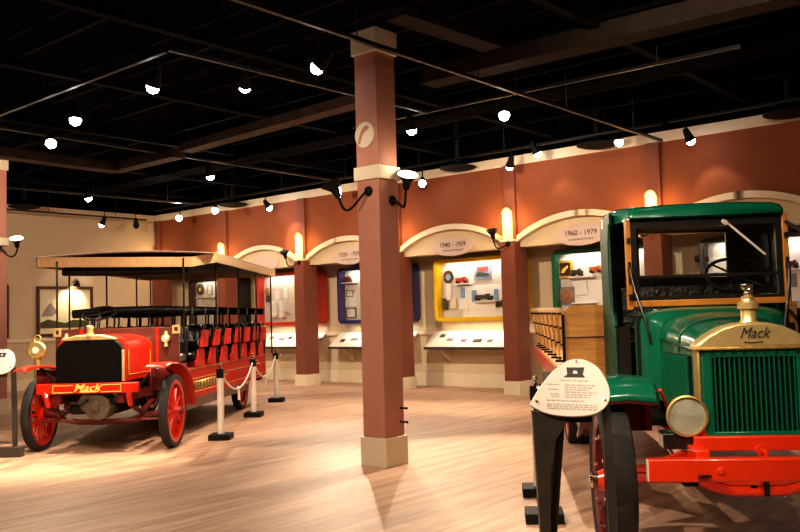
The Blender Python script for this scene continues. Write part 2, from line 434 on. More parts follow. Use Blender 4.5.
for i, x in enumerate((-18.6, -16.1, -13.2, -10.4, -8.0, -4.5, -2.2, .4)):
    beam('ceiling_beam', (x, 1.0, 4.80), (x, 13.9, 4.80), .12, .10, M['duct'],
         'dark steel beam running to the arched wall, '+['over the far left corner', 'over the back of the bus', 'over the bus seats', 'over the bus radiator', 'left of the middle column', 'right of the middle column', 'over the truck bed', 'at the far right'][i], 'ceiling beam')
# saucer shaped ceiling fixtures
for i, (x, y) in enumerate(((-20.15, 9.95), (-16.9, 13.62), (-9.97, 13.62), (-6.95, 13.62), (-3.80, 13.62))):
    t = thing('saucer_pendant', 'black saucer shaped ceiling fixture '+['by the cream left wall', 'above the bus canopy rear near the red wall', 'above the yellow case bay', 'above the green case bay', 'at the right edge over the truck cab'][i], 'ceiling fixture', (x, y, 4.41))
    MB().lathe([(0, -.06), (.12, -.055), (.30, -.02), (.36, .0), (.36, .02), (.25, .05), (.12, .08), (.08, .12), (0, .12)], n=28).build('saucer', M['matte'], t)
    MB().cyl((0, 0, .1), (0, 0, ZC-4.41), .05, n=12).build('stem', M['matte'], t)

# ------------------------------------------------------------------ track spotlights
WARM = (1.0, .80, .59)
def spot(pos, target, label, power, ang=60, lens='lens', r=.075, blend=.6, col=WARM, head=.20, soft=.04):
    pos = Vector(pos); tg = Vector(target); d = (tg-pos).normalized()
    t = thing('track_spotlight', label, 'spotlight', pos)
    ld = d
    if ang >= 90: d = (d*.35+Vector((0, 0, -.8))).normalized()      # wide floods hang nearly straight down
    MB().lathe([(.0, -head), (.035, -head), (.05, -head*.8), (r*.8, -head*.45), (r*1.1, 0), (r*1.12, .012), (r*1.0, .012), (r*.98, -.004), (0, -.004)], (0, 0, 0), d, 20).build('lamp_head', M['matte'], t)
    MB().lathe([(0, .0), (r*.95, .0), (r*.95, r*.35), (r*.75, r*.85), (r*.35, r*1.12), (0, r*1.18)], (0, 0, 0), d, 20).build('lens', M[lens], t)
    b = -d*head*.75
    MB().cyl(b, (b.x, b.y, max(b.z+.10, min(4.54, pos.z+.45)-pos.z)), .012, n=8).build('stem', M['matte'], t)
    if power:
        L = bpy.data.lights.new('spot', 'SPOT'); L.energy = power; L.spot_size = R(ang); L.spot_blend = blend
        L.color = col; L.shadow_soft_size = soft
        o = bpy.data.objects.new('spot_lamp', L); COL.objects.link(o); o.parent = t
        o.location = d*(r+.03); o.rotation_euler = ld.to_track_quat('-Z', 'Y').to_euler()
    return t
# (position, target, label, power, angle, lens)
SP = [
 ((-8.24, 5.55, 4.20), (-9.9, 5.4, .9), 'lit spotlight at top left, upper right of the brightest lamp', 700, 62, 'lens'),
 ((-10.06, 5.63, 4.15), (-9.6, 5.2, .6), 'lit spotlight seen edge on above the brightest lamp at left', 450, 60, 'lens'),
 ((-11.85, 6.25, 4.20), (-8.6, 4.6, .2), 'brightest spotlight at upper left pointing at the camera', 700, 80, 'lens_hot'),
 ((-16.8, 9.68, 4.25), (-18.6, 14.9, 1.3), 'bright spotlight over the bus canopy, left of the far corner', 420, 95, 'lens_hot'),
 ((-18.6, 13.25, 4.22), (-14.0, 8.8, 1.2), 'very bright spotlight in the far corner above the bus canopy', 500, 75, 'lens_hot'),
 ((-16.79, 13.0, 4.22), (-13.5, 9.8, .8), 'bright spotlight right of the far corner lamp', 220, 65, 'lens_hot'),
 ((-15.35, 13.45, 4.185), (-14.2, 14.8, 1.6), 'spotlight above the red case bay, washing the wall', 50, 70, 'lens_hot'),
 ((-12.70, 9.73, 4.20), (-14.6, 14.9, 1.3), 'spotlight high over the bus, above the black saucer fixture', 620, 100, 'lens'),
 ((-6.32, 6.25, 4.16), (-9.6, 5.0, .9), 'lit spotlight just left of the middle column capital', 760, 50, 'lens'),
 ((-7.70, 9.44, 4.20), (-9.3, 14.9, 1.3), 'lit spotlight just right of the middle column beside its emblem', 700, 105, 'lens'),
 ((-6.28, 9.67, 4.20), (-5.1, 7.6, 0), 'lit spotlight right of the middle column on the crossing track', 1000, 58, 'lens'),
 ((-10.77, 13.50, 4.20), (-7.6, 9.2, 0), 'starry bright spotlight right of the middle column near the red wall', 500, 75, 'lens_hot'),
 ((-12.97, 13.33, 4.20), (-4.4, 5.4, 0), 'lower of two starry spotlights left of the middle column', 520, 44, 'lens_hot'),
 ((-12.85, 13.20, 4.29), (-9.8, 9.2, 0), 'upper of two starry spotlights left of the middle column', 450, 65, 'lens_hot'),
 ((-8.07, 13.45, 4.42), (-7.2, 14.8, 1.6), 'small lit spotlight over the green case bay, left one', 18, 65, 'lens'),
 ((-8.65, 13.45, 4.26), (-10.2, 14.7, 1.5), 'lit spotlight hanging before the pilaster right of the yellow case', 25, 70, 'lens'),
 ((-6.47, 13.45, 4.38), (-5.6, 12.0, .5), 'lit spotlight beside the black saucer over the green case bay', 300, 65, 'lens'),
 ((-5.25, 13.45, 4.22), (-4.6, 14.8, 1.6), 'lit spotlight hanging over the truck cab roof', 20, 70, 'lens'),
]
for p, tg, lb, pw, an, ln in SP: spot(p, tg, lb, pw, an, ln)
spot((-20.0, 11.9, 4.10), (-20.7, 11.2, 1.9), 'small dim spotlight on the left wall track over the picture', 60, 60, 'lens_dim')
spot((-20.0, 12.9, 4.13), (-20.7, 13.6, 1.5), 'black unlit spotlight at the end of the left wall track', 0, 60, 'matte')
# spotlights added as fill light, most of them out of the frame (same fittings)
for p, tg, lb, pw, an in [
 ((-4.2, 2.2, 4.3), (-1.9, 5.2, .9), 'added fill spotlight behind the viewer aimed at the truck radiator', 620, 55),
 ((-.2, 2.3, 4.3), (-1.5, 5.6, 1.2), 'added fill spotlight behind the viewer aimed at the truck hood', 420, 50),
 ((-5.0, 4.4, 4.3), (-3.2, 8.2, 1.5), 'added fill spotlight overhead aimed at the truck cab and bed', 340, 60),
 ((-6.6, 2.4, 4.3), (-9.9, 5.5, 1.0), 'added fill spotlight left of the viewer aimed at the bus radiator', 760, 50),
 ((-5.2, 3.1, 4.3), (-6.1, 6.9, 1.9), 'added fill spotlight left of the viewer aimed at the middle column', 300, 50),
 ((-2.6, 6.2, 4.3), (-4.9, 14.6, 1.6), 'added fill spotlight over the truck cab aimed at the black case bay', 480, 90),
 ((-14.0, 4.0, 4.3), (-20.6, 10.6, 2.4), 'added fill spotlight left of the frame aimed at the cream left wall', 1150, 90),
 ((-8.4, 7.0, 4.5), (-10.9, 8.6, .8), 'added fill spotlight high over the floor aimed at the bus side', 600, 75),
 ((-2.0, 1.2, 4.3), (-5.2, 4.6, 0), 'added fill spotlight over the viewer aimed at the floor', 640, 88)]:
    spot(p, tg, lb, pw, an, 'lens')

# ------------------------------------------------------------------ gooseneck uplights and sconces
def gooseneck(plate, cone, axis, label, lit, side):
    """plate: wall point; cone: base of the funnel; axis: direction the funnel opens"""
    t = thing('gooseneck_lamp', label, 'wall lamp', plate)
    P = Vector(plate); C = Vector(cone)-P; ax = Vector(axis).normalized(); s = Vector(side)
    MB().lathe([(0, 0), (.055, 0), (.05, .02), (.02, .03), (0, .03)], (0, 0, 0), s, 16).build('wall_plate', M['matte'], t)
    pts = [Vector((0, 0, 0)), s*.10]
    low = Vector((C.x*.6+s.x*.05, C.y*.6+s.y*.05, min(C.z-.34, -.22)))
    ctrl = [Vector((0, 0, 0)), s*.14+Vector((0, 0, .0)), low, C-ax*.05+Vector((0, 0, -.08)), C]
    def bez(a, tt):
        a = list(a)
        while len(a) > 1: a = [a[i].lerp(a[i+1], tt) for i in range(len(a)-1)]
        return a[0]
    MB().tube([bez(ctrl, i/16) for i in range(17)], .014, 8).build('arm', M['matte'], t)
    MB().lathe([(0, 0), (.035, 0), (.04, .05), (.05, .09), (.12, .17), (.125, .175), (.115, .172), (.045, .10), (0, .10)], C, ax, 24).build('shade', M['matte'], t)
    if lit:
        MB().lathe([(0, .150), (.104, .158), (.112, .168), (0, .176)], C, ax, 24).build('lit_disc', M['lens_dim'], t)
        L = bpy.data.lights.new('uplight', 'POINT'); L.energy = 3.5; L.color = WARM; L.shadow_soft_size = .08
        o = bpy.data.objects.new('uplight', L); COL.objects.link(o); o.parent = t; o.location = C+ax*.26
    return t
tc = Vector((.45, -.55, 1))       # tilt towards the aisle
gooseneck((-5.95, 6.93, 2.775), (-5.86, 7.06, 2.90), (.45, -.30, .85), 'lit gooseneck uplight on the right face of the middle column', True, (1, 0, 0))
gooseneck((-6.09, 6.725, 2.872), (-6.44, 6.63, 2.84), (-.45, -.25, 1), 'gooseneck uplight on the left face of the middle column', True, (0, -1, 0))
gooseneck((-15.275, 7.07, 2.95), (-14.74, 7.15, 2.93), (.4, -.3, .9), 'lit gooseneck uplight on the column at the left edge', True, (1, 0, 0))
for n in (0, 1, 2, 3, 4, 5):
    xr = X0+S*n
    gooseneck((xr-.14, 13.86, 2.86), (xr-(.285 if n else .17), 13.58, 2.955), (.12, -.38, 1),
              'black funnel gooseneck lamp on the arcade pilaster '+['in the far left corner', 'behind the rear of the bus canopy', 'between the red and blue cases', 'hidden behind the middle column', 'between the yellow and green cases', 'seen through the truck cab'][n], False, (0, -1, 0))
    t = thing('wall_sconce', 'amber lit arched glass sconce above the pilaster '+['in the far left corner', 'behind the rear of the bus canopy', 'between the red and blue cases', 'behind the middle column', 'between the yellow and green cases', 'behind the truck cab roof'][n], 'wall sconce', (xr-.155, 13.90, 2.945))
    prof = [(-.095, 0), (.095, 0)]+arcpts((0, .50), .095, 0, 180, 12, lambda a, b: (a, b))
    MB().prism(prof, 'xz', -.055, .015).build('glass_shade', M['sconceglass'], t, bevel=.012)
    arc = [(0.105*math.cos(R(a)), -.05, .50+.105*math.sin(R(a))) for a in range(0, 181, 15)]
    MB().tube(arc, .010, 6).build('bronze_rim', M['brassd'], t)
    for dx in (-.36, .30):
        L = bpy.data.lights.new('sconce_glow', 'POINT'); L.energy = 11; L.color = (1, .60, .25); L.shadow_soft_size = .06
        o = bpy.data.objects.new('sconce_glow', L); COL.objects.link(o); o.parent = t; o.location = (dx*.8, -.20, .32)

# ------------------------------------------------------------------ display cases in the niches
CFY, CBY = 14.60, 14.995
def bayc(n): return (X0+S*n + X0+S*(n+1)-PW)/2
CASES = {}
def case(n, m, label, glow=22):
    c = bayc(n)+.16
    t = thing('display_case', label, 'display case', (c, CBY, 1.40))
    hw, h, d = 1.10, 1.32, CBY-CFY
    MB().frame(rrect(-hw, hw, 0, h, .13), rrect(-hw+.085, hw-.085, .085, h-.085, .07), 'xz', -d, 0).build('case_frame', m, t, bevel=.012)
    MB().prism(rrect(-hw+.06, hw-.06, .06, h-.06, .09), 'xz', -d+.19, -d+.21).build('back_panel', M['caseback'], t)
    MB().prism(rrect(-hw+.08, hw-.08, .08, h-.08, .07), 'xz', -d+.008, -d+.012).build('glass_front', M['glass'], t)
    L = bpy.data.lights.new('case_light', 'AREA'); L.shape = 'RECTANGLE'; L.size = 1.7; L.size_y = .06; L.energy = glow*.30; L.color = (1, .9, .8)
    o = bpy.data.objects.new('case_light', L); COL.objects.link(o); o.parent = t; o.location = (0, -d+.07, h-.10); CASES[n] = t
    o.rotation_euler = (R(28), 0, 0)
    L = bpy.data.lights.new('rail_fill', 'AREA'); L.shape = 'RECTANGLE'; L.size = 2.0; L.size_y = .05; L.energy = 9; L.color = (1, .88, .74)  # unseen strip added under the case to brighten reading rail and niche
    o = bpy.data.objects.new('rail_fill', L); COL.objects.link(o); o.parent = t; o.location = (0, -.22, -.02)
    return t
case(0, M['caseblack'], 'black framed display case in the bay behind the bus canopy', 16)
case(1, M['casered'], 'red framed display case in the bay right of the bus', 24)
case(2, M['blue'], 'navy blue framed display case partly behind the middle column', 22)
case(3, M['yellow'], 'bright yellow framed display case right of the middle column', 30)
case(4, M['casegreen'], 'green framed display case behind the stake bed of the truck', 26)
case(5, M['caseblack'], 'black framed display case seen through and beside the truck cab', 24)

def pix(x, y, Y):
    """a pixel of the photograph carried onto the plane Y"""
    d = fw+rr*((x-400)/f_px)-uu*((y-266)/f_px); t = Y/d.y
    return d.x*t, H+d.z*t
IY = CFY+.185          # face of the case back panels
def flat(name, label, cat, px, py, w, h, m, dep=.02, Y=IY, inner=None, im=None, bev=.003):
    x, z = pix(px, py, Y)
    if inner:
        t = thing(name, label, cat, (x, Y, z))
        MB().frame(rrect(-w/2, w/2, -h/2, h/2, .004, 1), rrect(-w/2+inner, w/2-inner, -h/2+inner, h/2-inner, .004, 1), 'xz', -dep, 0).build('frame', m, t)
        MB().bb(-w/2+inner*.8, w/2-inner*.8, -dep*.5, 0, -h/2+inner*.8, h/2-inner*.8).build('picture_sheet', im, t)
        return t
    o = MB().bb(-w/2, w/2, -dep, 0, -h/2, h/2).build(name, m, bevel=bev); o.location = (x, Y, z)
    return tag(o, label, cat)
def inside(o, n, x, y, z):
    o.parent = CASES[n]; o.location = Vector((x, y, z))-CASES[n].location; return o
def shelf(n, px, py, w):
    x, z = pix(px, py, IY-.06); o = MB().bb(-w/2, w/2, -.07, .058, -.012, .012).build('case_shelf', M['shelf'], bevel=.003)
    return inside(o, n, x, IY-.06, z)
def panel(n, px, py, w, h):
    x, z = pix(px, py, IY); o = MB().bb(-w/2, w/2, -.012, 0, -h/2, h/2).build('backing_panel', M['shelf'], bevel=.003)
    return inside(o, n, x, IY, z)
def model_truck(px, py, L, m, label, Y=IY-.07):
    x, z = pix(px, py, Y); t = thing('model_truck', label, 'model truck', (x, Y, z))
    MB().bb(-L*.5, L*.5, -.035, .035, .03, .05).bb(-L*.48, L*.08, -.04, .04, .05, .12).build('body', m, t, bevel=.006)
    MB().bb(L*.12, L*.32, -.038, .038, .05, .14).bb(L*.32, L*.5, -.03, .03, .05, .095).build('cab', m, t, bevel=.01)
    for xx in (-L*.33, L*.33):
        for yy in (-.04, .04):
            MB().cyl((xx, yy-.01, .03), (xx, yy+.01, .03), .03, n=12).build('wheel', M['rubber'], t)
    return t
# yellow case
t = thing('glass_award', 'round glass award with a white stand in the yellow case', 'award', (pix(448.5, 277, IY-.05)[0], IY-.05, pix(448.5, 277, IY-.05)[1]))
MB().lathe([(.07, -.01), (.14, -.01), (.145, 0), (.14, .01), (.07, .01)], (0, 0, 0), (0, -1, 0), 28, closed=True).build('ring', M['nickel'], t)
MB().lathe([(0, -.006), (.07, -.006), (.07, .006), (0, .006)], (0, 0, 0), (0, -1, 0), 20).build('centre', M['bluecard'], t)
MB().bb(-.05, .05, -.03, .03, -.50, -.145).build('stand', M['shelf'], t, bevel=.004)
shelf(3, 463, 284, .42)
model_truck(462, 283.5, .30, M['redink'], 'small red model truck on the upper shelf of the yellow case')
t = flat('poster', 'red and grey vehicle poster at the top of the yellow case', 'poster', 483, 272.5, .42, .30, M['inkgrey'], inner=.012, im=M['bluecard'])
MB().bb(-.14, .14, -.022, -.01, .03, .12).build('red_heading', M['redink'], t)
MB().prism([(-.17, -.08), (.17, -.08), (.15, -.02), (.0, .0), (-.06, .02), (-.14, 0)], 'xz', -.022, -.01).build('vehicle_print', M['olive'], t)
panel(3, 483, 303, 1.02, .74)
flat('photo_card', 'blue photo card left of the centre in the yellow case', 'card', 463, 293, .10, .22, M['bluecard'], Y=IY-.02)
flat('photo_card.001', 'blue photo card beside the dark model in the yellow case', 'card', 474.5, 296, .12, .24, M['bluecard'], Y=IY-.02)
flat('photo_card.002', 'blue photo card right of the dark model in the yellow case', 'card', 496.5, 295, .10, .24, M['bluecard'], Y=IY-.02)
shelf(3, 486, 301.3, .5)
model_truck(484, 300.5, .44, M['olive'], 'dark olive model truck in the middle of the yellow case')
flat('booklet', 'dark booklet at the lower left of the yellow case', 'booklet', 445.5, 304, .14, .24, M['olive'], Y=IY-.04)
flat('document', 'beige document beside the dark booklet in the yellow case', 'document', 453.5, 303, .16, .24, M['paper'], Y=IY-.02)
flat('document.001', 'white document with a small brown seal in the yellow case', 'document', 464, 304, .22, .24, M['white'], Y=IY-.02)
model_truck(501, 307, .22, M['olive'], 'tiny dark model at the lower right of the yellow case')
# green case
t = flat('framed_emblem', 'gold framed yellow emblem in the green case', 'framed picture', 565.8, 269.5, .33, .34, M['gold'], .05, inner=.045, im=M['frame'])
MB().prism([(-.08, -.06), (-.03, .01), (.06, .07), (.07, .03), (.02, -.02), (-.02, -.07)], 'xz', -.06, -.02).build('emblem', M['yellowpaint'], t)
t = flat('copper_medal', 'round copper medal on a grey square plaque in the green case', 'medal', 567, 296, .35, .35, M['inkgrey'], .02)
MB().lathe([(0, .0), (.15, .0), (.145, .025), (.12, .03), (0, .022)], (0, -.02, 0), (0, -1, 0), 28).build('medal_disc', M['copper'], t)
shelf(4, 582, 277, .55)
model_truck(577, 276, .24, M['olive'], 'small dark model on the shelf of the green case')
model_truck(596, 273, .26, M['orange'], 'orange model truck on the shelf of the green case')
panel(4, 588, 294, .62, .52)
t = flat('trophy_plaque', 'pale wedge shaped plaque on the white panel in the green case', 'plaque', 582, 288, .22, .26, M['white'], Y=IY-.03)
shelf(4, 585, 303, .5)
# red case
t = thing('brass_gauge', 'round brass gauge at the left of the red case', 'gauge', (pix(268.5, 292, IY-.03)[0], IY-.03, pix(268.5, 292, IY-.03)[1]))
MB().lathe([(0, 0), (.10, 0), (.10, .04), (.08, .05), (0, .045)], (0, 0, 0), (0, -1, 0), 22).build('dial', M['brassd'], t)
MB().bb(-.05, .05, -.05, 0, -.26, -.10).build('bracket', M['steel'], t)
flat('document.002', 'cream document beside the gauge in the red case', 'document', 277.5, 295, .17, .26, M['paper'], inner=.015, im=M['white'])
flat('document.003', 'white document in the middle of the red case', 'document', 285.5, 293, .15, .26, M['white'])
flat('document.004', 'tall cream document with a dark heading in the red case', 'document', 292.5, 292, .19, .58, M['paper'])
t = flat('document.005', 'tall framed document right of the pilaster in the red case', 'document', 317, 290, .14, .50, M['olive'], inner=.02, im=M['paper'])
for k, (px, py) in enumerate(((276, 309), (284, 309))):
    flat('pedestal', ['left', 'right'][k]+' white pedestal at the bottom of the red case', 'pedestal', px, py, .16, .42, M['shelf'], .09)
flat('badge', 'row of small pale badges low in the red case', 'badge', 287, 313, .12, .08, M['brassd'], Y=IY-.10)
# blue case
shelf(2, 349, 283, .45)
model_truck(347, 282.3, .26, M['dkred'], 'dark red model truck on the upper shelf of the blue case')
flat('framed_photo', 'small olive framed photo in the middle of the blue case', 'framed picture', 350, 293.5, .24, .16, M['olive'], inner=.02, im=M['paper'])
flat('framed_photo.001', 'larger olive framed photo at the bottom of the blue case', 'framed picture', 351.5, 313, .32, .24, M['olive'], inner=.025, im=M['white'])
panel(2, 351, 300, .34, .30)
# black case behind the bus
t = thing('wreath_emblem', 'round olive wreath emblem in the black case behind the bus', 'emblem', (pix(201, 289.5, IY)[0], IY, pix(201, 289.5, IY)[1]))
MB().lathe([(.06, 0), (.155, 0), (.15, .05), (.06, .05)], (0, 0, 0), (0, -1, 0), 24, closed=True).build('wreath', M['olive'], t)
MB().lathe([(0, 0), (.06, 0), (.05, .04), (0, .04)], (0, 0, 0), (0, -1, 0), 20).build('centre', M['yellowpaint'], t)
flat('framed_photo.002', 'small framed photo beside the wreath emblem', 'framed picture', 210, 290, .22, .28, M['inkgrey'], inner=.03, im=M['paper'])
shelf(0, 205, 297.5, .75)
flat('pedestal.002', 'white pedestal under the wreath emblem', 'pedestal', 203, 303, .18, .22, M['shelf'], .09)
flat('framed_photo.003', 'framed photo right of the pilaster in the black case behind the bus', 'framed picture', 236.5, 290, .16, .22, M['inkgrey'], inner=.03, im=M['paper'])
# black case seen through and beside the cab
panel(5, 714, 267, .46, .34)
model_truck(702, 262, .24, M['steel'], 'grey model seen through the truck windshield')
shelf(5, 706, 273, .5)
panel(5, 791, 282, .40, .62)
shelf(5, 793, 269.5, .35)
model_truck(792, 268.5, .20, M['dkred'], 'tiny red model right of the truck windshield post')
flat('photo_card.003', 'grey photo card right of the truck windshield post', 'card', 792, 280, .14, .22, M['inkgrey'], Y=IY-.02)

# oval period signs under the arches
for n, tx in ((0, ''), (1, ''), (2, '1920 - 1939'), (3, '1940 - 1959'), (4, '1960 - 1979'), (5, '')):
    c = bayc(n)+.02; Y = WY+.065; z = 2.925
    t = thing('oval_sign', 'pale oval sign '+{0: 'under the arch hidden by the bus canopy', 1: 'under the arch above the red case', 2: 'reading 1920 - 1939 above the blue case', 3: 'reading 1940 - 1959 above the yellow case', 4: 'reading 1960 - 1979 above the green case', 5: 'under the arch behind the truck roof'}[n], 'sign', (c, Y, z))
    MB().prism(ell(0, 0, .52, .195), 'xz', -.03, 0).build('board', M['oval'], t, bevel=.006)
    if tx:
        text_obj('date_lettering', tx, .135, M['ink'], t, (0, -.033, .035), (R(90), 0, 0), ext=.001, off=.001)
        k = MB(); random.seed(n)
        x = -.25
        while x < .25:
            w = random.choice((.02, .03, .045)); k.bb(x, x+w, -.033, -.030, -.095, -.062); x += w+.012
        k.build('small_print', M['inkgrey'], t)

# slanted reading rails below the cases
for n in range(0, 6):
    c = bayc(n); hw = 1.20
    t = thing('reading_rail', 'slanted white reading rail below the '+['black case behind the bus', 'red case', 'navy blue case', 'yellow case', 'green case', 'black case behind the truck'][n], 'reading rail', (c, YB-.05, 0))
    yb, yf, zb, zf = 0, -.42, 1.19, .865
    MB().prism([(yb, zb), (yf, zf), (yf, zf-.035), (yb, zb-.04)], 'yz', -hw, hw).build('slanted_panel', M['rail'], t, bevel=.004)
    MB().prism([(yf-.012, zf+.008), (yf-.012, zf-.05), (yf+.01, zf-.05), (yf+.01, zf+.008)], 'yz', -hw, hw).build('front_lip', M['charcoal'], t)
    for s in (-.8, .8):
        MB().prism([(yb, zb-.05), (yf+.04, zf-.04), (yb, zf-.35)], 'yz', s-.02, s+.02).build('bracket', M['creamtrim'], t)
    sl = (zb-zf)/(yb-yf); random.seed(20+n)
    for k in range(7):
        x = -hw+.18+k*.34+random.uniform(-.05, .05); y0 = yf+.12+random.uniform(0, .14)
        w = random.choice((.14, .18, .22)); l = .09
        P = [Vector((x, y0, zf+(y0-yf)*sl+.004)), Vector((x+w, y0, zf+(y0-yf)*sl+.004)), Vector((x+w, y0+l, zf+(y0+l-yf)*sl+.004)), Vector((x, y0+l, zf+(y0+l-yf)*sl+.004))]
        b = MB(); b.b.faces.new([b.b.verts.new(p) for p in P])
        b.build('printed_photo', M['inkgrey'] if k % 3 else M['olive'], t, solid=.002)

# left wall pictures and picture light
def wallpic(y0, y1, z0, z1, label):
    t = thing('framed_picture', label, 'framed picture', (XL, (y0+y1)/2, (z0+z1)/2))
    w, h = (y1-y0)/2, (z1-z0)/2
    q = .075
    MB().frame([(-w, -h), (w, -h), (w, h), (-w, h)], [(-w+q, -h+q), (w-q, -h+q), (w-q, h-q), (-w+q, h-q)], 'yz', .0, .05).build('frame', M['frame'], t, bevel=.006)
    s = MB().bb(.005, .02, -w+q*.8, w-q*.8, -h+q*.8, h-q*.8).build('landscape_print', M['paper'], t)
    a = MB(); random.seed(3)
    a.prism([(-w+.12, -.12), (-w+.2, .02), (-w+.3, .16), (-w+.38, .22), (-w+.46, .1), (-w+.55, -.02), (-w+.4, -.12)], 'yz', .02, .024)
    a.build('tree_shape', M['inkgrey'], s)
    a = MB().prism([(-w+.1, -.42), (w-.1, -.42), (w-.1, -.25), (.2, -.22), (.0, -.3), (-w+.3, -.2), (-w+.1, -.28)], 'yz', .02, .024)
    a.build('ground_shape', M['olive'], s)
    return t
wallpic(10.53, 12.05, 1.28, 2.54, 'wide landscape picture in a dark frame behind the bus windscreen posts')
wallpic(8.55, 9.83, 1.28, 2.57, 'dark framed picture partly hidden by the left edge column')
t = thing('picture_light', 'small black picture light shining on the landscape picture', 'picture light', (XL, 11.5, 2.66))
MB().tube([(0, 0, -.02), (.12, 0, .04), (.22, 0, .05), (.25, 0, .0)], .012, 8).build('arm', M['matte'], t)
MB().lathe([(.03, 0), (.05, .02), (.09, .14), (.085, .14), (.04, .03)], (.25, 0, .02), (-.35, 0, -1), 18, closed=True).build('shade', M['matte'], t)
L = bpy.data.lights.new('picture_light', 'SPOT'); L.energy = 70; L.spot_size = R(110); L.spot_blend = .8; L.color = (1, .85, .55); L.shadow_soft_size = .04
o = bpy.data.objects.new('picture_light_lamp', L); COL.objects.link(o); o.parent = t; o.location = (.22, 0, -.06); o.rotation_euler = Vector((-.6, -.1, -1)).to_track_quat('-Z', 'Y').to_euler()


# ------------------------------------------------------------------ vehicles
def wheel(parent, x, y, r, w, side, nsp, hubcap, rimw=.07, red='busred', double=False, hubr=.085, hub=None):
    """spoked wheel; side = +1 / -1 gives the outward direction along x"""
    k = MB().lathe([(r-rimw-.045, -w*.34), (r-rimw+.012, -w*.42), (r-rimw+.012, w*.42), (r-rimw-.045, w*.34)], (0, 0, 0), (1, 0, 0), 44, closed=True).build('wheel', M[red], parent)
    k.location = (x, y, r)
    def tirep(c):
        return [(r-rimw+.008, c-w*.42), (r-.03, c-w*.5), (r-.008, c-w*.44), (r, c-w*.25), (r, c+w*.25), (r-.008, c+w*.44), (r-.03, c+w*.5), (r-rimw+.008, c+w*.42)]
    MB().lathe(tirep(0), (0, 0, 0), (1, 0, 0), 52, closed=True).build('tire', M['rubber'], k)
    if double:
        MB().lathe(tirep(-side*w*1.06), (0, 0, 0), (1, 0, 0), 44, closed=True).build('tire', M['rubber'], k)
    MB().lathe([(0, -.07), (hubr, -.07), (hubr, -.03), (hubr*1.25, -.02), (hubr*1.25, .02), (hubr*.8, .03), (hubr*.55, .09), (0, .09)], (0, 0, 0), (side, 0, 0), 22).build('hub', M[hub or red], k)
    MB().lathe([(0, .085), (hubr*.5, .085), (hubr*.5, .125), (hubr*.35, .14), (0, .142)], (0, 0, 0), (side, 0, 0), 16).build('hub_cap', M[hubcap], k)
    for i in range(nsp):
        a = 2*PI*i/nsp; c, s_ = math.cos(a), math.sin(a)
        MB().cyl((0, c*hubr*.8, s_*hubr*.8), (0, c*(r-rimw-.03), s_*(r-rimw-.03)), .030, .022, 8).build('spoke', M[red], k)
    return k
def sec(hw, zb, zs, zt, n=12, p=.62):
    P = [(-hw, zb), (-hw, zs)]
    for i in range(1, n):
        a = PI-PI*i/n
        c = math.cos(a); s_ = math.sin(a)
        P.append((hw*math.copysign(abs(c)**p, c), zs+(zt-zs)*abs(s_)**p))
    return P+[(hw, zs), (hw, zb)]

# ================================================================== the red bus
bus = thing('antique_bus', 'red antique open sightseeing bus with rows of black leather seats and a tan canopy', 'bus', (-9.93, 5.90, 0), R(39))
def bw(y): return .80+.055*max(0, y-.5)       # half width of the body grows to the rear
for sx in (-1, 1):
    wheel(bus, sx*.835+.045, 0, .45, .115, sx, 12, 'dkred')
    wheel(bus, sx*.80, 4.42, .47, .14, sx, 12, 'brass')
# frame, axle, beam
MB().bb(-.42, -.34, -.45, 5.2, .60, .72).bb(.34, .42, -.45, 5.2, .60, .72).bb(-.42, .42, 2.0, 2.1, .60, .70).build('chassis_frame', M['dkred'], bus, bevel=.006)
ax = [(-.78, 0, .44), (-.60, 0, .42), (-.45, 0, .36), (-.3, 0, .335), (0, 0, .33), (.3, 0, .335), (.45, 0, .36), (.60, 0, .42), (.78, 0, .44)]
MB().tube(ax, .034, 8).build('front_axle', M['dkred'], bus)
MB().tube([(-.76, -.16, .375), (-.3, -.17, .37), (.3, -.17, .37), (.76, -.16, .375)], .016, 8).build('tie_rod', M['dkred'], bus)
MB().tube([(-.76, 4.42, .47), (.76, 4.42, .47)], .05, 10).build('rear_axle', M['dkred'], bus)
for sx in (-1, 1):
    m = MB()
    for k in range(4): m.bar((sx*.50, -.42+.06*k, .56-.02*k), (sx*.50, 0, .47-.016*k), .055, .013).bar((sx*.50, 0, .47-.016*k), (sx*.50, .42-.06*k, .56-.02*k), .055, .013)
    m.build('leaf_spring', M['dkred'], bus)
    MB().tube([(sx*.55, -.48, .80), (sx*.50, -.50, .70), (sx*.50, -.44, .58)], .035, 8).build('dumb_iron', M['busred'], bus)
bm = MB().bb(-.62, .62, -.52, -.44, .727, .852).build('front_beam', M['busred'], bus, bevel=.015)
b = MB()
for z in (.748, .830): b.bb(-.41, -.17, -.524, -.518, z-.004, z+.004).bb(.17, .41, -.524, -.518, z-.004, z+.004)
for x in (-.41, .41): b.bb(x-.004, x+.004, -.524, -.518, .748, .830)
b.build('pin_stripe', M['yellowpaint'], bm)
text_obj('lettering', 'Mack', .125, M['yellowpaint'], bm, (0, -.524, .798), (R(90), 0, 0), shear=.3, ext=.003, off=.0015, sx=1.2)
MB().tube([(-.08, -.524, .752), (.0, -.524, .748), (.13, -.524, .750), (.155, -.524, .775)], .008, 6).build('swash', M['yellowpaint'], bm)
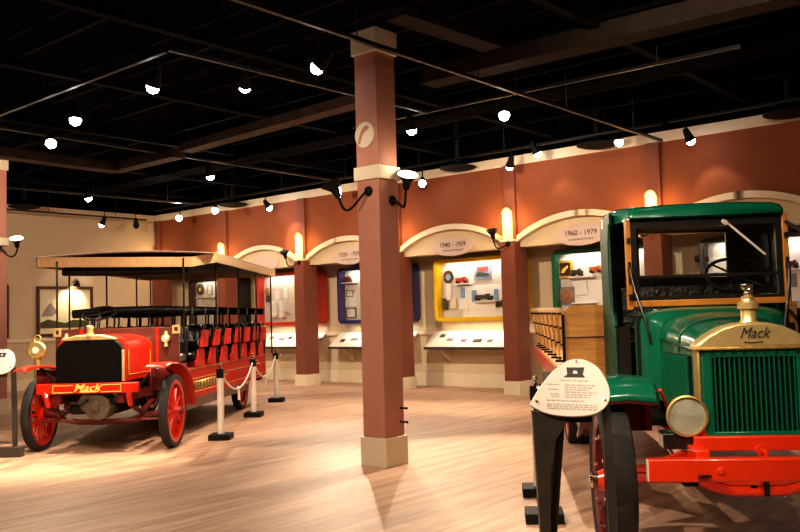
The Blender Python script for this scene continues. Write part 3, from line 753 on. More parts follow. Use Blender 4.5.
# radiator and hood
rs = [(-.40, .86), (-.40, 1.22), (-.375, 1.29), (-.31, 1.345), (-.2, 1.365), (.2, 1.365), (.31, 1.345), (.375, 1.29), (.40, 1.22), (.40, .86)]
rad = MB().prism([(x*1.03, .85+(z-.85)*1.02) for x, z in rs], 'xz', -.42, -.34).build('radiator_shell', M['black'], bus, bevel=.012)
MB().prism(rs, 'xz', -.45, -.40).build('radiator_core', M['core'], rad)
MB().prism([(-.33, 1.365), (-.28, 1.395), (-.15, 1.425), (.15, 1.425), (.28, 1.395), (.33, 1.365)], 'xz', -.455, -.33).build('brass_top', M['brass'], rad, bevel=.012)
MB().lathe([(0, 0), (.05, 0), (.05, .02), (.036, .03), (.036, .085), (.045, .09), (.045, .115), (.02, .125), (0, .125)], (0, -.40, 1.415), n=18).build('filler_cap', M['brass'], rad)
MB().lathe([(0, 0), (.035, 0), (.03, .008), (0, .01)], (0, -.456, 1.395), (0, -1, 0), 16).build('badge', M['copper'], rad)
MB().bb(.405, .435, -.475, -.43, .86, 1.24).build('brass_edge', M['brass'], rad, bevel=.008)
h = MB().loft([[(x, y, z) for x, z in sec(hw, .86, zs, zt)] for y, hw, zs, zt in ((-.34, .42, 1.24, 1.41), (.0, .44, 1.25, 1.42), (.40, .47, 1.24, 1.42), (.52, .48, 1.20, 1.40))], capr=True).build('hood', M['busred'], bus)
s_ = MB()
for sx in (-1, 1):
    s_.tube([(sx*.433, -.30, .93), (sx*.435, -.30, 1.22), (sx*.40, -.30, 1.32)], .005, 5).tube([(sx*.475, .42, .93), (sx*.475, .42, 1.2), (sx*.44, .42, 1.3)], .005, 5)
    s_.tube([(sx*.428, -.30, .93), (sx*.475, .42, .93)], .005, 5)
s_.build('hood_stripe', M['gold'], h)
MB().tube([(x, -.30, z+.004) for x, z in sec(.425, .9, 1.24, 1.41)], .008, 6).build('hood_strap', M['dkred'], h)
# crankcase and running gear below the radiator
MB().cyl((.02, -.48, .62), (.02, -.1, .62), .13, n=18).cyl((.12, -.52, .56), (.12, -.2, .56), .15, n=20).cyl((.10, -.56, .58), (.10, -.5, .58), .06, n=14).build('crankcase', M['steel'], bus)
MB().tube([(.02, -.60, .66), (.02, -.52, .66), (-.06, -.53, .60), (-.18, -.54, .62), (-.18, -.60, .62)], .014, 8).build('starting_crank', M['matte'], bus)
MB().bb(-.30, .30, -.30, .6, .46, .58).build('oil_pan', M['matte'], bus, bevel=.03)
# dash board
d = MB().bb(-.82, .82, .53, .58, .94, 1.495).build('dash_board', M['maroon'], bus, bevel=.008)
for x in (-.47, .535): MB().bb(x-.018, x+.018, .52, .532, .94, 1.495).build('red_stripe', M['busred'], d)
for x in (-.79, .79):
    MB().frame([(x-.052, 1.40), (x+.052, 1.40), (x+.052, 1.515), (x-.052, 1.515)], [(x-.022, 1.43), (x+.022, 1.43), (x+.022, 1.485), (x-.022, 1.485)], 'xz', .505, .53).build('brass_bracket', M['brass'], d, bevel=.004)
for x in (-.655, .665):
    l = MB().lathe([(0, -.05), (.045, -.05), (.055, 0), (.055, .02), (.045, .025), (0, .012)], (x, .47, 1.345), (0, -1, 0), 20).build('cowl_lamp', M['brass'], d)
    MB().lathe([(0, .0), (.04, .0), (.03, .012), (0, .016)], (x, .45, 1.345), (0, -1, 0), 18).build('lens', M['lampglass'], l)
    MB().cyl((x, .48, 1.39), (x, .48, 1.44), .03, .018, 12).cyl((x, .48, 1.30), (x, .48, 1.24), .02, .03, 12).build('chimney', M['brass'], l)
for sx in (-1, 1): MB().bb(sx*.66-.14, sx*.66+.14, .60, .63, .58, 1.0).build('toe_board', M['matte'], bus)
# fenders
for sx in (-1, 1):
    rows = []
    for y, z in ((-.74, 1.03), (-.62, 1.055), (-.45, 1.07), (-.25, 1.06), (.0, 1.045), (.22, 1.02), (.42, .96), (.58, .86), (.70, .72), (.78, .56), (.82, .45)):
        w = .20 if y < -.3 else .17
        k_ = .05 if sx > 0 else .04
        if sx < 0: w *= .55
        rows.append([(sx*.68+k_, y, z-.025), (sx*(.68+w*.25)+k_, y, z), (sx*(.68+w)+k_, y, z+.004), (sx*(.68+w*1.4)+k_, y, z-.012)])
    f = MB().loft(rows).build('fender', M['busred'], bus, solid=.014)
    sk = [[(sx*.70, y, z-.03), (sx*.70, y, max(.52, z-.32))] for y, z in ((-.30, 1.05), (.0, 1.03), (.25, 1.0), (.45, .94), (.60, .84), (.74, .60))]
    MB().loft(sk).build('fender_skirt', M['dkred'], f, solid=.01)
    MB().tube([(sx*.44, -.1, .70), (sx*.62, -.1, .92), (sx*.76, -.1, 1.04)], .015, 8).build('fender_stay', M['matte'], f)
# brass instrument beside the left fender
g = MB().cyl((-.92, .22, .55), (-.92, .22, 1.15), .045, n=14).build('brass_post', M['brassd'], bus)
MB().lathe([(0, -.03), (.09, -.03), (.118, 0), (.118, .02), (.10, .035), (0, .030)], (-.92, .20, 1.24), (.1, -1, 0), 26).build('brass_dial', M['brassd'], g)
MB().lathe([(0, 0), (.045, 0), (.04, .006), (0, .008)], (-.922, .155, 1.24), (.1, -1, 0), 22).build('white_face', M['plate'], g)
MB().tube([(-.92+.045*math.cos(t*PI/6), .22, 1.39+.045*math.sin(t*PI/6)) for t in range(12)], .01, 6, closed=True).build('hanging_ring', M['brassd'], g)
# body sides
def wall_band(y0, y1, z0, z1, sx, th=.03, n=6, extra=0):
    rows = []
    for i in range(n+1):
        y = y0+(y1-y0)*i/n; x = bw(y)+extra
        rows.append([(sx*x, y, z0), (sx*x, y, z1), (sx*(x-th), y, z1), (sx*(x-th), y, z0)])
    return rows
rowsy = [1.62+.60*k for k in range(7)]
allrows = [1.02]+rowsy
for sx in (-1, 1):
    bs = MB().loft(wall_band(.80, 5.45, .50, .92, sx), closed=True, capr=True).build('body_side', M['bodyred'], bus, bevel=.004)
    MB().loft(wall_band(.78, 4.0, .36, .50, sx, .05), closed=True, capr=True).build('dark_sill', M['maroon'], bs, bevel=.004)
    st = MB()
    for z, y0, y1 in ((.575, .85, 5.4), (.76, .85, 5.4), (.90, .85, 5.4)):
        st.tube([(sx*(bw(y0)+.002), y0, z), (sx*(bw(y1)+.002), y1, z)], .006, 5)
    st.build('gold_stripe', M['gold'], bs)
    if sx > 0:
        MB().loft([[(sx*(bw(y)+.002), y, .60), (sx*(bw(y)+.002), y, .725)] for y in (1.0, 1.9, 2.7)]).build('gold_band', M['gold'], bs, solid=.002)
        lt = MB(); random.seed(11); y = 1.06
        while y < 2.6:
            w = random.choice((.07, .09, .10)); x = bw(y)+.006
            lt.bb(x-.002, x+.002, y, y+w*.3, .615, .71).bb(x-.002, x+.002, y, y+w, .615 if random.random() < .5 else .69, .635 if random.random() < .5 else .71)
            lt.bb(x-.002, x+.002, y+w*.75, y+w, .615, .71)
            y += w+.05
        lt.build('side_lettering', M['maroon'], bs)
    # scalloped door sides between the seat rows
    for k, y in enumerate(rowsy):
        x = bw(y)
        P = [(y-.44, .92), (y-.44, 1.0), (y-.36, 1.03), (y-.26, 1.17), (y+.02, 1.17), (y+.08, .92)]
        MB().prism(P, 'yz', sx*x-.015, sx*x+.015).build('side_panel', M['bodyred'], bs, bevel=.006)
MB().loft([[(-bw(5.45), 5.45, .5), (bw(5.45), 5.45, .5)], [(-bw(5.45), 5.47, 1.0), (bw(5.45), 5.47, 1.0)], [(-bw(5.45), 5.62, 1.35), (bw(5.45), 5.62, 1.35)]]).build('rear_panel', M['dkred'], bus, solid=.03)
MB().loft([[(-bw(y)+.04, y, .74), (bw(y)-.04, y, .74)] for y in (.60, 2, 3.5, 5.4)]).build('floor_board', M['matte'], bus, solid=.03)
MB().prism([(5.42, .42), (5.78, .42), (5.78, .46), (5.42, .46)], 'yz', -.7, .95).build('rear_step', M['matte'], bus)
# seats
for k, y in enumerate(allrows):
    x = bw(y)-.03
    c = MB().bb(-x, x, y-.42, y-.02, 1.00, 1.13).build('seat_cushion', M['leather'], bus, bevel=.04)
    MB().bb(-x, x, y-.38, y-.04, .75, 1.0).build('seat_box', M['dkred'], c)
    sb = MB().prism([(y-.06, 1.10), (y+.03, 1.10), (y+.12, 1.50), (y+.03, 1.50)], 'yz', -x, x).build('seat_back', M['leather'], bus, bevel=.03)
    MB().tube([(-x-.02, y+.10, 1.70), (-x*.5, y+.11, 1.725), (0, y+.11, 1.73), (x*.5, y+.11, 1.725), (x+.05, y+.10, 1.705)], .062, 10).build('top_roll', M['leather'], sb)
    for i in range(4):
        xx = -x*.90+x*1.80*i/3
        MB().tube([(xx, y+.06, 1.46), (xx, y+.10, 1.56), (xx, y+.10, 1.69)], .014, 6).build('roll_post', M['matte'], sb)
    for sx in (-1, 1) if k else ():
        e = MB().prism([(y-.30, 1.19), (y+.05, 1.19), (y+.14, 1.43), (y-.18, 1.43)], 'yz', sx*(x+.075)-.02, sx*(x+.075)+.02).build('seat_end', M['bodyred'], sb, bevel=.006)
        MB().tube([(sx*(x+.04), y-.34, 1.22), (sx*(x+.04), y-.30, 1.30), (sx*(x+.04), y-.16, 1.33), (sx*(x+.04), y-.03, 1.45), (sx*(x+.04), y+.06, 1.50), (sx*(x+.04), y+.11, 1.46)], .017, 8).build('arm_rest', M['leather'], e)
# steering wheel and levers
sw = MB().tube([(-.33+.22*math.cos(2*PI*i/28), 0.80+.20*math.sin(2*PI*i/28), 1.70+.09*math.sin(2*PI*i/28)) for i in range(28)], .014, 8, closed=True).build('steering_wheel', M['black'], bus)
sk = MB().cyl((-.33, .80, 1.68), (-.33, .60, .95), .022, n=10)
for i in range(4): sk.cyl((-.33, .80, 1.69), (-.33+.22*math.cos(PI/2*i+.5), .80+.2*math.sin(PI/2*i+.5), 1.70+.09*math.sin(PI/2*i+.5)), .01, n=6)
sk.build('steering_column', M['black'], sw)
MB().cyl((.30, .8, .9), (.34, .95, 1.5), .012, n=8).ball((.34, .95, 1.5), .03).cyl((.22, .8, .9), (.20, .9, 1.45), .012, n=8).ball((.20, .9, 1.45), .025).build('hand_lever', M['black'], bus)
# canopy
can = [(-1.18, .80, 2.485), (.93, .80, 2.430), (1.25, .92, 2.490), (1.25, 5.70, 2.50), (-1.25, 5.70, 2.50), (-1.25, .92, 2.49)]
roof = MB()
rows = []
for i in range(13):
    t = i/12; y = .80+4.9*t; hw = 1.20 if i == 0 else 1.25
    rows.append([(hw*(-1+2*j/10), y, 2.475+.075*(1-(-1+2*j/10)**2)*(.4+.6*math.sin(PI*min(1, t*1.2+.15)))) for j in range(11)])
rf = roof.loft(rows).build('canopy_roof', M['canvas'], bus, solid=.02)
fa = MB()
n = len(can)
for i in range(n):
    p, q = Vector(can[i]), Vector(can[(i+1) % n]); dn = Vector((0, 0, -.135))
    d_ = (q-p).normalized(); nn = Vector((d_.y, -d_.x, 0))*.022
    V = [fa.b.verts.new(v) for v in (p, q, q+dn, p+dn, p-nn, q-nn, q-nn+dn, p-nn+dn)]
    for a in ((0, 1, 2, 3), (4, 5, 6, 7), (0, 1, 5, 4), (2, 3, 7, 6), (1, 2, 6, 5), (0, 3, 7, 4)): fa.b.faces.new([V[j] for j in a])
fa.build('fascia', M['tan'], rf)
MB().loft([[(-1.22, y, 2.40), (-.7, y, 2.44), (0, y, 2.46), (.7, y, 2.44), (1.22, y, 2.40)] for y in (.95, 2.2, 3.5, 5.6)]).build('dark_lining', M['matte'], rf)
MB().tube([(-.90, .98, 2.28), (-.5, .98, 2.275), (0, .98, 2.27), (.4, .98, 2.27), (.84, .98, 2.265)], [.05, .06, .055, .06, .045], 10).bb(-.86, .82, .95, .99, 2.28, 2.37).build('rolled_curtain', M['matte'], rf)
for sx in (-1, 1):
    for y in ((.80, 1.24, 2.75, 4.2, 5.5) if sx < 0 else (.80, 2.1, 3.2, 4.4, 5.5)):
        X = {.80: .82, 2.1: .95, 3.2: 1.06, 4.4: 1.12, 5.5: 1.19}.get(y, bw(y)+.06)
        if sx < 0: X = {.80: .91, 1.24: .92}.get(y, .94 if y < 4.5 else 1.1)
        MB().cyl((sx*X, y, .92 if y > 1 else 1.30), (sx*X, y, 2.42), .014, n=8).build('canopy_post', M['black'], bus)

# ================================================================== the green truck
trk = thing('antique_truck', 'green antique truck with red bumper beam, brass radiator top and oak stake bed', 'truck', (-1.8084, 5.4488, 0), R(33.6))
for sx in (-1, 1):
    k = wheel(trk, sx*.855, .12, .475, .19, sx, 12, 'nickel', red='dkred', rimw=.075, hubr=.10, hub='truckred')
    for i in range(8):
        a = 2*PI*i/8+.2; MB().lathe([(0, 0), (.016, 0), (.014, .02), (0, .022)], (sx*.06, .29*math.cos(a), .29*math.sin(a)), (sx, 0, 0), 10).build('rim_bolt', M['nickel'], k)
    wheel(trk, sx*.72, 5.0, .50, .16, sx, 12, 'nickel', red='truckred', rimw=.085, double=True, hubr=.11)
MB().bb(-.42, -.34, -.30, 7.0, .58, .72).bb(.34, .42, -.30, 7.0, .58, .72).bb(-.36, .36, 2.2, 2.3, .6, .7).build('chassis_frame', M['truckred'], trk, bevel=.006)
bp = MB().bb(-.70, .70, -.36, -.28, .549, .683).build('bumper_beam', M['truckred'], trk, bevel=.01)
MB().lathe([(0, 0), (.022, 0), (.018, .012), (0, .016)], (-.30, -.36, .615), (0, -1, 0), 12).build('bolt', M['truckred'], bp)
for sx in (-1, 1):
    MB().bar((sx*.66, -.30, .61), (sx*.42, .0, .63), .03, .10).build('bumper_bracket', M['truckred'], bp)
    MB().bb(sx*.70-.006, sx*.70+.006, -.35, -.29, .555, .675).build('beam_end', M['plate'], bp)
cm = MB().bb(-.385, .385, -.10, .02, .684, .772).build('crossmember', M['truckred'], trk, bevel=.008)
MB().lathe([(0, -.02), (.035, -.02), (.035, .02), (0, .02)], (-.0, -.11, .69), (0, -1, 0), 16).build('crank_boss', M['truckred'], cm)
for sx in (-1, 1):
    MB().prism([(sx*.30, .77), (sx*.40, .77), (sx*.40, .70), (sx*.385, .95), (sx*.345, .98)], 'xz', -.05, .0).build('radiator_post', M['truckred'], trk, bevel=.006)
for dz, ry in ((0, .026), (.055, .018)):
    pts = [(-.72, .06, .50+dz), (-.50, .05, .50+dz), (-.36, .04, .495+dz), (-.26, .03, .45+dz), (-.16, .02, .425+dz), (0, .02, .42+dz), (.16, .02, .425+dz), (.26, .03, .45+dz), (.36, .04, .495+dz), (.50, .05, .50+dz), (.72, .06, .50+dz)]
    MB().tube(pts, ry+.006, 10).build('front_axle', M['truckred'], trk)
for sx in (-1, 1):
    MB().bb(sx*.40-.045, sx*.40+.045, -.02, .10, .46, .60).build('spring_clamp', M['matte'], trk, bevel=.006)
    m = MB()
    for k in range(5): m.bar((sx*.40, -.45+.07*k, .60-.015*k), (sx*.40, .05, .545-.014*k), .06, .013).bar((sx*.40, .05, .545-.014*k), (sx*.40, .55-.07*k, .60-.015*k), .06, .013)
    m.build('leaf_spring', M['black'], trk)
    MB().bb(sx*.46-.10, sx*.46+.10, -.06, .12, .69, .79).build('lamp_bracket', M['black'], trk, bevel=.01)
MB().bb(.03, .055, -.04, .0, .40, .56).bb(-.045, -.005, .0, .05, .40, .50).build('axle_strap', M['matte'], trk)
MB().tube([(-.66, .25, .46), (-.3, .24, .44), (.3, .24, .44), (.66, .25, .46)], .018, 8).build('tie_rod', M['matte'], trk)
MB().tube([(0, -.13, .69), (0, -.2, .69), (.0, -.22, .55), (.05, -.24, .55)], .013, 8).build('starting_crank', M['truckred'], trk)
# radiator
sh = MB().frame([(-.315, .745), (.315, .745), (.315, 1.296), (-.315, 1.296)], [(-.245, .79), (.245, .79), (.245, 1.24), (-.245, 1.24)], 'xz', -.05, .10).build('radiator_shell', M['green'], trk, bevel=.012)
MB().bb(-.25, .25, .03, .08, .78, 1.25).build('radiator_core', M['truckcore'], sh)
for i in range(17):
    x = -.232+.464*i/16
    MB().bb(x-.0042, x+.0042, -.045, .02, .79, 1.24).build('grille_bar', M['green'], sh)
MB().bb(-.26, .26, -.062, -.04, .765, .795).build('lower_bead', M['green'], sh, bevel=.008)
dome = [(-.350, 1.30), (-.335, 1.325), (-.27, 1.378), (-.18, 1.425), (-.09, 1.448), (0, 1.455), (.09, 1.448), (.18, 1.425), (.27, 1.378), (.335, 1.325), (.350, 1.30)]
bt = MB().prism(dome, 'xz', -.065, .12).build('brass_tank', M['brass'], trk, bevel=.02)
text_obj('lettering', 'Mack', .094, M['ink'], bt, (0.0, -.068, 1.385), (R(90), 0, 0), shear=.42, ext=.002, sx=.86)
MB().tube([(-.06, -.067, 1.333), (-.01, -.067, 1.328), (.05, -.067, 1.334)], .004, 6).build('swash', M['ink'], bt)
MB().bb(-.352, .352, -.07, .11, 1.288, 1.304).build('brass_lip', M['brassd'], bt, bevel=.004)
for i in range(11):
    x = -.31+.62*i/10
    MB().lathe([(0, 0), (.010, 0), (.008, .008), (0, .01)], (x, -.07, 1.285), (0, -1, 0), 8).build('rivet', M['black'], bt)
for sx in (-1, 1): MB().bb(sx*.325-.008, sx*.325+.008, -.05, .09, .80, 1.29).build('brass_side', M['brassd'], bt, bevel=.006)
MB().lathe([(0, -.01), (.062, -.01), (.060, .0), (.047, .02), (.046, .085), (.062, .09), (.062, .125), (.05, .13), (.040, .135), (.036, .15), (.04, .16), (.028, .17), (0, .17)], (0, .03, 1.445), n=24).build('filler_cap', M['brass'], bt)
k = MB()
for i in range(3): k.ball((.0+(.012 if i == 1 else -.01)*i, .03, 1.628+.02*i), .024-.003*i, 10)
k.bb(-.035, .035, .015, .045, 1.66, 1.69).build('nickel_ornament', M['nickel'], bt, bevel=.006)
# hood and cowl
hd = MB().loft([[(x, y, z) for x, z in sec(hw, .86, zs, zt, 14, .8)] for y, hw, zs, zt in ((.11, .325, 1.29, 1.44), (.4, .345, 1.31, 1.47), (.72, .385, 1.335, 1.505), (.80, .395, 1.34, 1.515))], capr=True).build('hood', M['green'], trk)
for sx in (-1, 1):
    MB().bar((sx*.332, .13, 1.285), (sx*.402, .80, 1.335), .014, .010).build('hood_hinge', M['dkgreen'], hd)
    MB().bar((sx*.333, .16, 1.10), (sx*.388, .71, 1.10), .008, .29).build('louver_gap_shade', M['matte'], hd)  # black sheet stands in for the shade between the louvers
    for i in range(12):
        y = .20+.46*i/11; x = .336+.075*(y-.1)/.7
        MB().box((sx*x, y, 1.10), (.026, .012, .28), (0, 0, 0)).build('louver', M['green'], hd)
MB().tube([(x, .42, z+.006) for x, z in sec(.348, 1.25, 1.31, 1.472, 14, .8)], .008, 6).build('hood_strap', M['dkgreen'], hd)
cw = MB().loft([[(x, y, z) for x, z in sec(hw, .90, zs, zt, 14, .6)] for y, hw, zs, zt in ((.80, .40, 1.34, 1.515), (.86, .46, 1.38, 1.535), (.95, .515, 1.42, 1.553), (1.06, .535, 1.44, 1.56))], capr=True).build('cowl', M['green'], trk)
# windshield
ws = MB()
for sx in (-1, 1): ws.bb(sx*.560-.021, sx*.560+.021, 1.03, 1.09, 1.545, 2.215)
ws.bb(-.58, .58, 1.03, 1.09, 1.565, 1.612)
wf = ws.build('windshield_frame', M['oakframe'], trk, bevel=.006)
MB().frame([(-.538, 1.612), (.538, 1.612), (.538, 2.215), (-.538, 2.215)], [(-.495, 1.64), (.495, 1.64), (.495, 2.15), (-.495, 2.15)], 'xz', 1.045, 1.08).bb(-.50, .50, 1.04, 1.075, 1.775, 1.797).build('sash_frame', M['black'], wf, bevel=.004)
MB().bb(-.49, .49, 1.058, 1.062, 1.797, 2.15).build('upper_glass', M['wglass'], wf)
MB().bb(-.49, .49, 1.062, 1.066, 1.64, 1.775).build('lower_glass', M['wglass'], wf)
for sx in (-1, 1):
    hg = MB()
    for z in (1.64, 1.84, 2.06): hg.bb(sx*.560-.013, sx*.560+.013, 1.012, 1.03, z-.02, z+.02)
    hg.bb(sx*.56-.010, sx*.56+.010, 1.01, 1.03, 1.74, 1.90).build('hinge', M['black'], wf)
    MB().tube([(sx*.565, 1.0, 1.86), (sx*.545, .95, 1.70), (sx*.47, .86, 1.40), (sx*.46, .85, 1.30)], .011, 8).build('stay_rod', M['black'], wf)
    MB().tube([(sx*.56, 1.02, 2.16), (sx*.66, .92, 2.06), (sx*.74, .86, 1.96)], .013, 8).build('side_arm', M['black'], wf) if sx > 0 else None
MB().tube([(.13, 1.0, 2.17), (.155, .985, 2.15), (.40, .985, 1.92)], .009, 6).cyl((.13, 1.04, 2.18), (.13, .97, 2.16), .018, n=10).build('wiper', M['plate'], wf)
# cab: roof, C shaped sides, back, seat
def roofsec(hl, z0, z1):
    hw = hl
    P = [(-hw, z0), (-hw, z1-.045), (-hw+.02, z1-.012), (-hw+.06, z1), (-hw*.5, z1+.012), (0, z1+.016), (hw*.5, z1+.012), (hw-.06, z1), (hw-.02, z1-.012), (hw, z1-.045), (hw, z0)]
    return [(x if x < 0 else x*min(1, .585/hl), z) for x, z in P]
rf = MB().loft([[(x, y, z) for x, z in roofsec(hw, z0, z1)] for y, hw, z0, z1 in ((.99, .54, 2.225, 2.265), (1.02, .552, 2.215, 2.295), (1.10, .558, 2.215, 2.312), (1.22, .585, 2.215, 2.325), (1.42, .64, 2.215, 2.34), (1.80, .66, 2.215, 2.35), (1.92, .655, 2.20, 2.335), (1.985, .64, 2.18, 2.28))], closed=True, capr=True).build('cab_roof', M['green'], trk, angle=50)
MB().bb(-.54, .54, 1.06, 1.93, 2.195, 2.21).build('roof_lining', M['matte'], rf)
for sx in (-1, 1):
    sd = .648 if sx < 0 else .585
    P = [(1.32, 2.30), (1.97, 2.30), (1.97, .98), (1.20, .98), (1.20, 1.42), (1.26, 1.49), (1.33, 1.53), (1.39, 1.60), (1.42, 1.70), (1.43, 1.90), (1.415, 2.05), (1.37, 2.14), (1.34, 2.19), (1.32, 2.215)]
    c = MB().prism(P, 'yz', sx*sd-.010, sx*sd+.010)
    bmesh.ops.triangulate(c.b, faces=[f for f in c.b.faces if len(f.verts) > 4])
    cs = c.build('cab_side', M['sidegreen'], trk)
    MB().tube([(sx*(sd+.002), y, z) for y, z in P[4:]], .017, 8).build('opening_bead', M['sidegreen'], cs)
    MB().bb(sx*(sd+.009)-.004, sx*(sd+.009)+.006, 1.60, 1.62, 1.0, 1.5).build('seam_strip', M['dkgreen'], cs)
    MB().bb(sx*(sd-.018)-.006, sx*(sd-.018)+.006, 1.45, 1.96, .98, 2.2).build('side_lining', M['matte'], cs)
    MB().bb(sx*.60-.05, sx*.60+.05, 1.20, 1.24, .98, 1.42).build('seat_riser', M['black'], cs)
MB().frame([(-.645, 1.0), (.58, 1.0), (.58, 2.25), (-.645, 2.25)], [(-.345, 1.81), (.365, 1.80), (.365, 2.17), (-.345, 2.19)], 'xz', 1.93, 1.96).build('cab_back', M['black'], trk)
se = MB().bb(-.55, .55, 1.45, 1.92, 1.18, 1.33).build('seat_cushion', M['leather'], trk, bevel=.04)
MB().prism([(1.80, 1.30), (1.88, 1.30), (1.92, 1.74), (1.85, 1.76)], 'yz', -.55, .55).build('seat_back', M['leather'], se, bevel=.03)
MB().bb(-.58, .58, 1.42, 1.92, .78, 1.18).build('seat_box', M['matte'], se)
MB().bb(-.53, .53, .95, 1.12, .72, 1.50).build('firewall', M['matte'], trk)
MB().bb(-.56, .56, .8, 1.95, .725, .76).build('cab_floor', M['matte'], trk)
w2 = MB().tube([(.32+.235*math.cos(2*PI*i/32), 1.45+.17*math.sin(2*PI*i/32), 1.79+.14*math.sin(2*PI*i/32)) for i in range(32)], .013, 8, closed=True).build('steering_wheel', M['black'], trk)
k = MB().cyl((.32, 1.45, 1.70), (.32, 1.16, 1.1), .02, n=10).ball((.32, 1.45, 1.785), .03, 10)
for i in range(4):
    a = PI/4+PI/2*i; k.cyl((.32, 1.45, 1.785), (.32+.235*math.cos(a), 1.45+.17*math.sin(a), 1.79+.14*math.sin(a)), .009, n=6)
k.build('steering_column', M['black'], w2)
# headlights
for sx in (-1, 1):
    hl = MB().lathe([(0, -.13), (.05, -.125), (.10, -.08), (.122, -.01), (.126, .0), (.126, .016), (.115, .020), (.113, .0), (.085, -.05), (.04, -.095), (0, -.10)], (sx*.414, -.06, .893), (0, -1, 0), 32).build('headlight', M['brassd'], trk)
    ln = MB().lathe([(.112, .004), (.084, -.043), (.04, -.085), (0.012, -.09)], (sx*.414, -.06, .893), (0, -1, 0), 32).build('reflector', M['lampglass'], hl)
    MB().lathe([(0, .014), (.07, .012), (.113, .006), (.113, .009), (.07, .015), (0, .018)], (sx*.414, -.06, .893), (0, -1, 0), 32).build('headlight_glass', M['wglass'], hl)
    MB().ball((sx*.414, -.045, .893), .018, 10).build('bulb', M['plate'], ln)
    MB().cyl((sx*.414, -.0, .72), (sx*.414, .0, .80), .02, n=10).build('headlight_post', M['black'], hl)
# fenders
for sx in (-1, 1):
    rows = []
    for y, z in ((-.10, .985), (-.085, 1.02), (-.05, 1.06), (.02, 1.095), (.10, 1.11), (.25, 1.115), (.40, 1.10), (.58, 1.05), (.78, .95), (1.0, .80), (1.2, .68), (1.35, .62)):
        rows.append([(sx*.575, y+.02, z-.04), (sx*.60, y, z-.006), (sx*.76, y, z+.012), (sx*.92, y, z), (sx*.965, y+.02, z-.04)])
    f = MB().loft(rows).build('fender', M['green'], trk, solid=.012)
    MB().loft([[(x_, y_, z_-.016) for x_, y_, z_ in row] for row in rows]).build('fender_underside', M['dkred'], f, solid=.006)
    MB().loft([[(sx*.95, .62, z), (sx*.52, .58, z)] for z in (.72, 1.02)]).build('fender_apron', M['dkred'], f, solid=.012)
    MB().loft([[(sx*.585, y, z-.02), (sx*.56, y, z-.16)] for y, z in ((-.02, 1.07), (.10, 1.11), (.34, 1.105), (.55, 1.06))]).build('fender_skirt', M['dkred'], f, solid=.01)
    MB().tube([(sx*.56, -.02, 1.05), (sx*.52, .05, .98), (sx*.49, .10, .90)], .012, 6).build('apron_edge', M['truckred'], f)
    MB().bb(sx*.76-.16, sx*.76+.16, 1.30, 2.5, .595, .63).build('running_board', M['steel'], trk, bevel=.006)
# stake bed
bed = MB().bb(-1.04, 1.04, 2.15, 7.2, .97, 1.06).build('bed_floor', M['oak'], trk, bevel=.006)
hb = MB().prism([(-.985, 1.06), (.985, 1.06), (.985, 1.53), (.925, 1.595), (-.925, 1.595), (-.985, 1.53)], 'xz', 2.15, 2.19).build('headboard', M['oak'], trk, bevel=.004)
MB().bb(-.985, .985, 2.143, 2.15, 1.315, 1.325).build('board_seam', M['frame'], hb)
for sx in (-1, 1):
    MB().bb(sx*.985-.012, sx*.985+.012, 2.13, 2.16, 1.06, 1.52).build('corner_strap', M['matte'], hb)
    MB().bb(sx*1.055-.015, sx*1.055+.015, 2.15, 7.2, .93, 1.065).build('red_side_sill', M['truckred'], bed)
    for i in range(8):
        y = 2.42+.66*i; fl = .09*i/7
        stk = MB().bar((sx*(.955+fl*.4), y, 1.05), (sx*(1.0+fl), y, 1.57), .07, .02).build('stake', M['paleoak'], trk, bevel=.003)
        for z in (1.10, 1.25, 1.40, 1.53):
            X = sx*(.955+fl*.4+(.045+fl*.6)*(z-1.05)/.52)
            MB().cyl((X-.02, y-.04, z), (X+.02, y-.04, z), .009, n=8).build('bolt', M['matte'], stk)
        MB().bb(sx*(.955+fl*.4)-.05, sx*(.955+fl*.4)+.05, y-.05, y-.02, 1.058, 1.08).build('stake_foot', M['matte'], stk)
    MB().bar((sx*.99, 2.25, 1.56), (sx*1.085, 7.1, 1.58), .03, .045).build('top_rail', M['paleoak'], trk, bevel=.004)
MB().bb(-.99, .99, 7.16, 7.2, 1.06, 1.56).build('tailboard', M['oak'], trk, bevel=.004)
MB().tube([(-.70, 5.0, .50), (.70, 5.0, .50)], .06, 12).build('rear_axle', M['truckred'], trk)

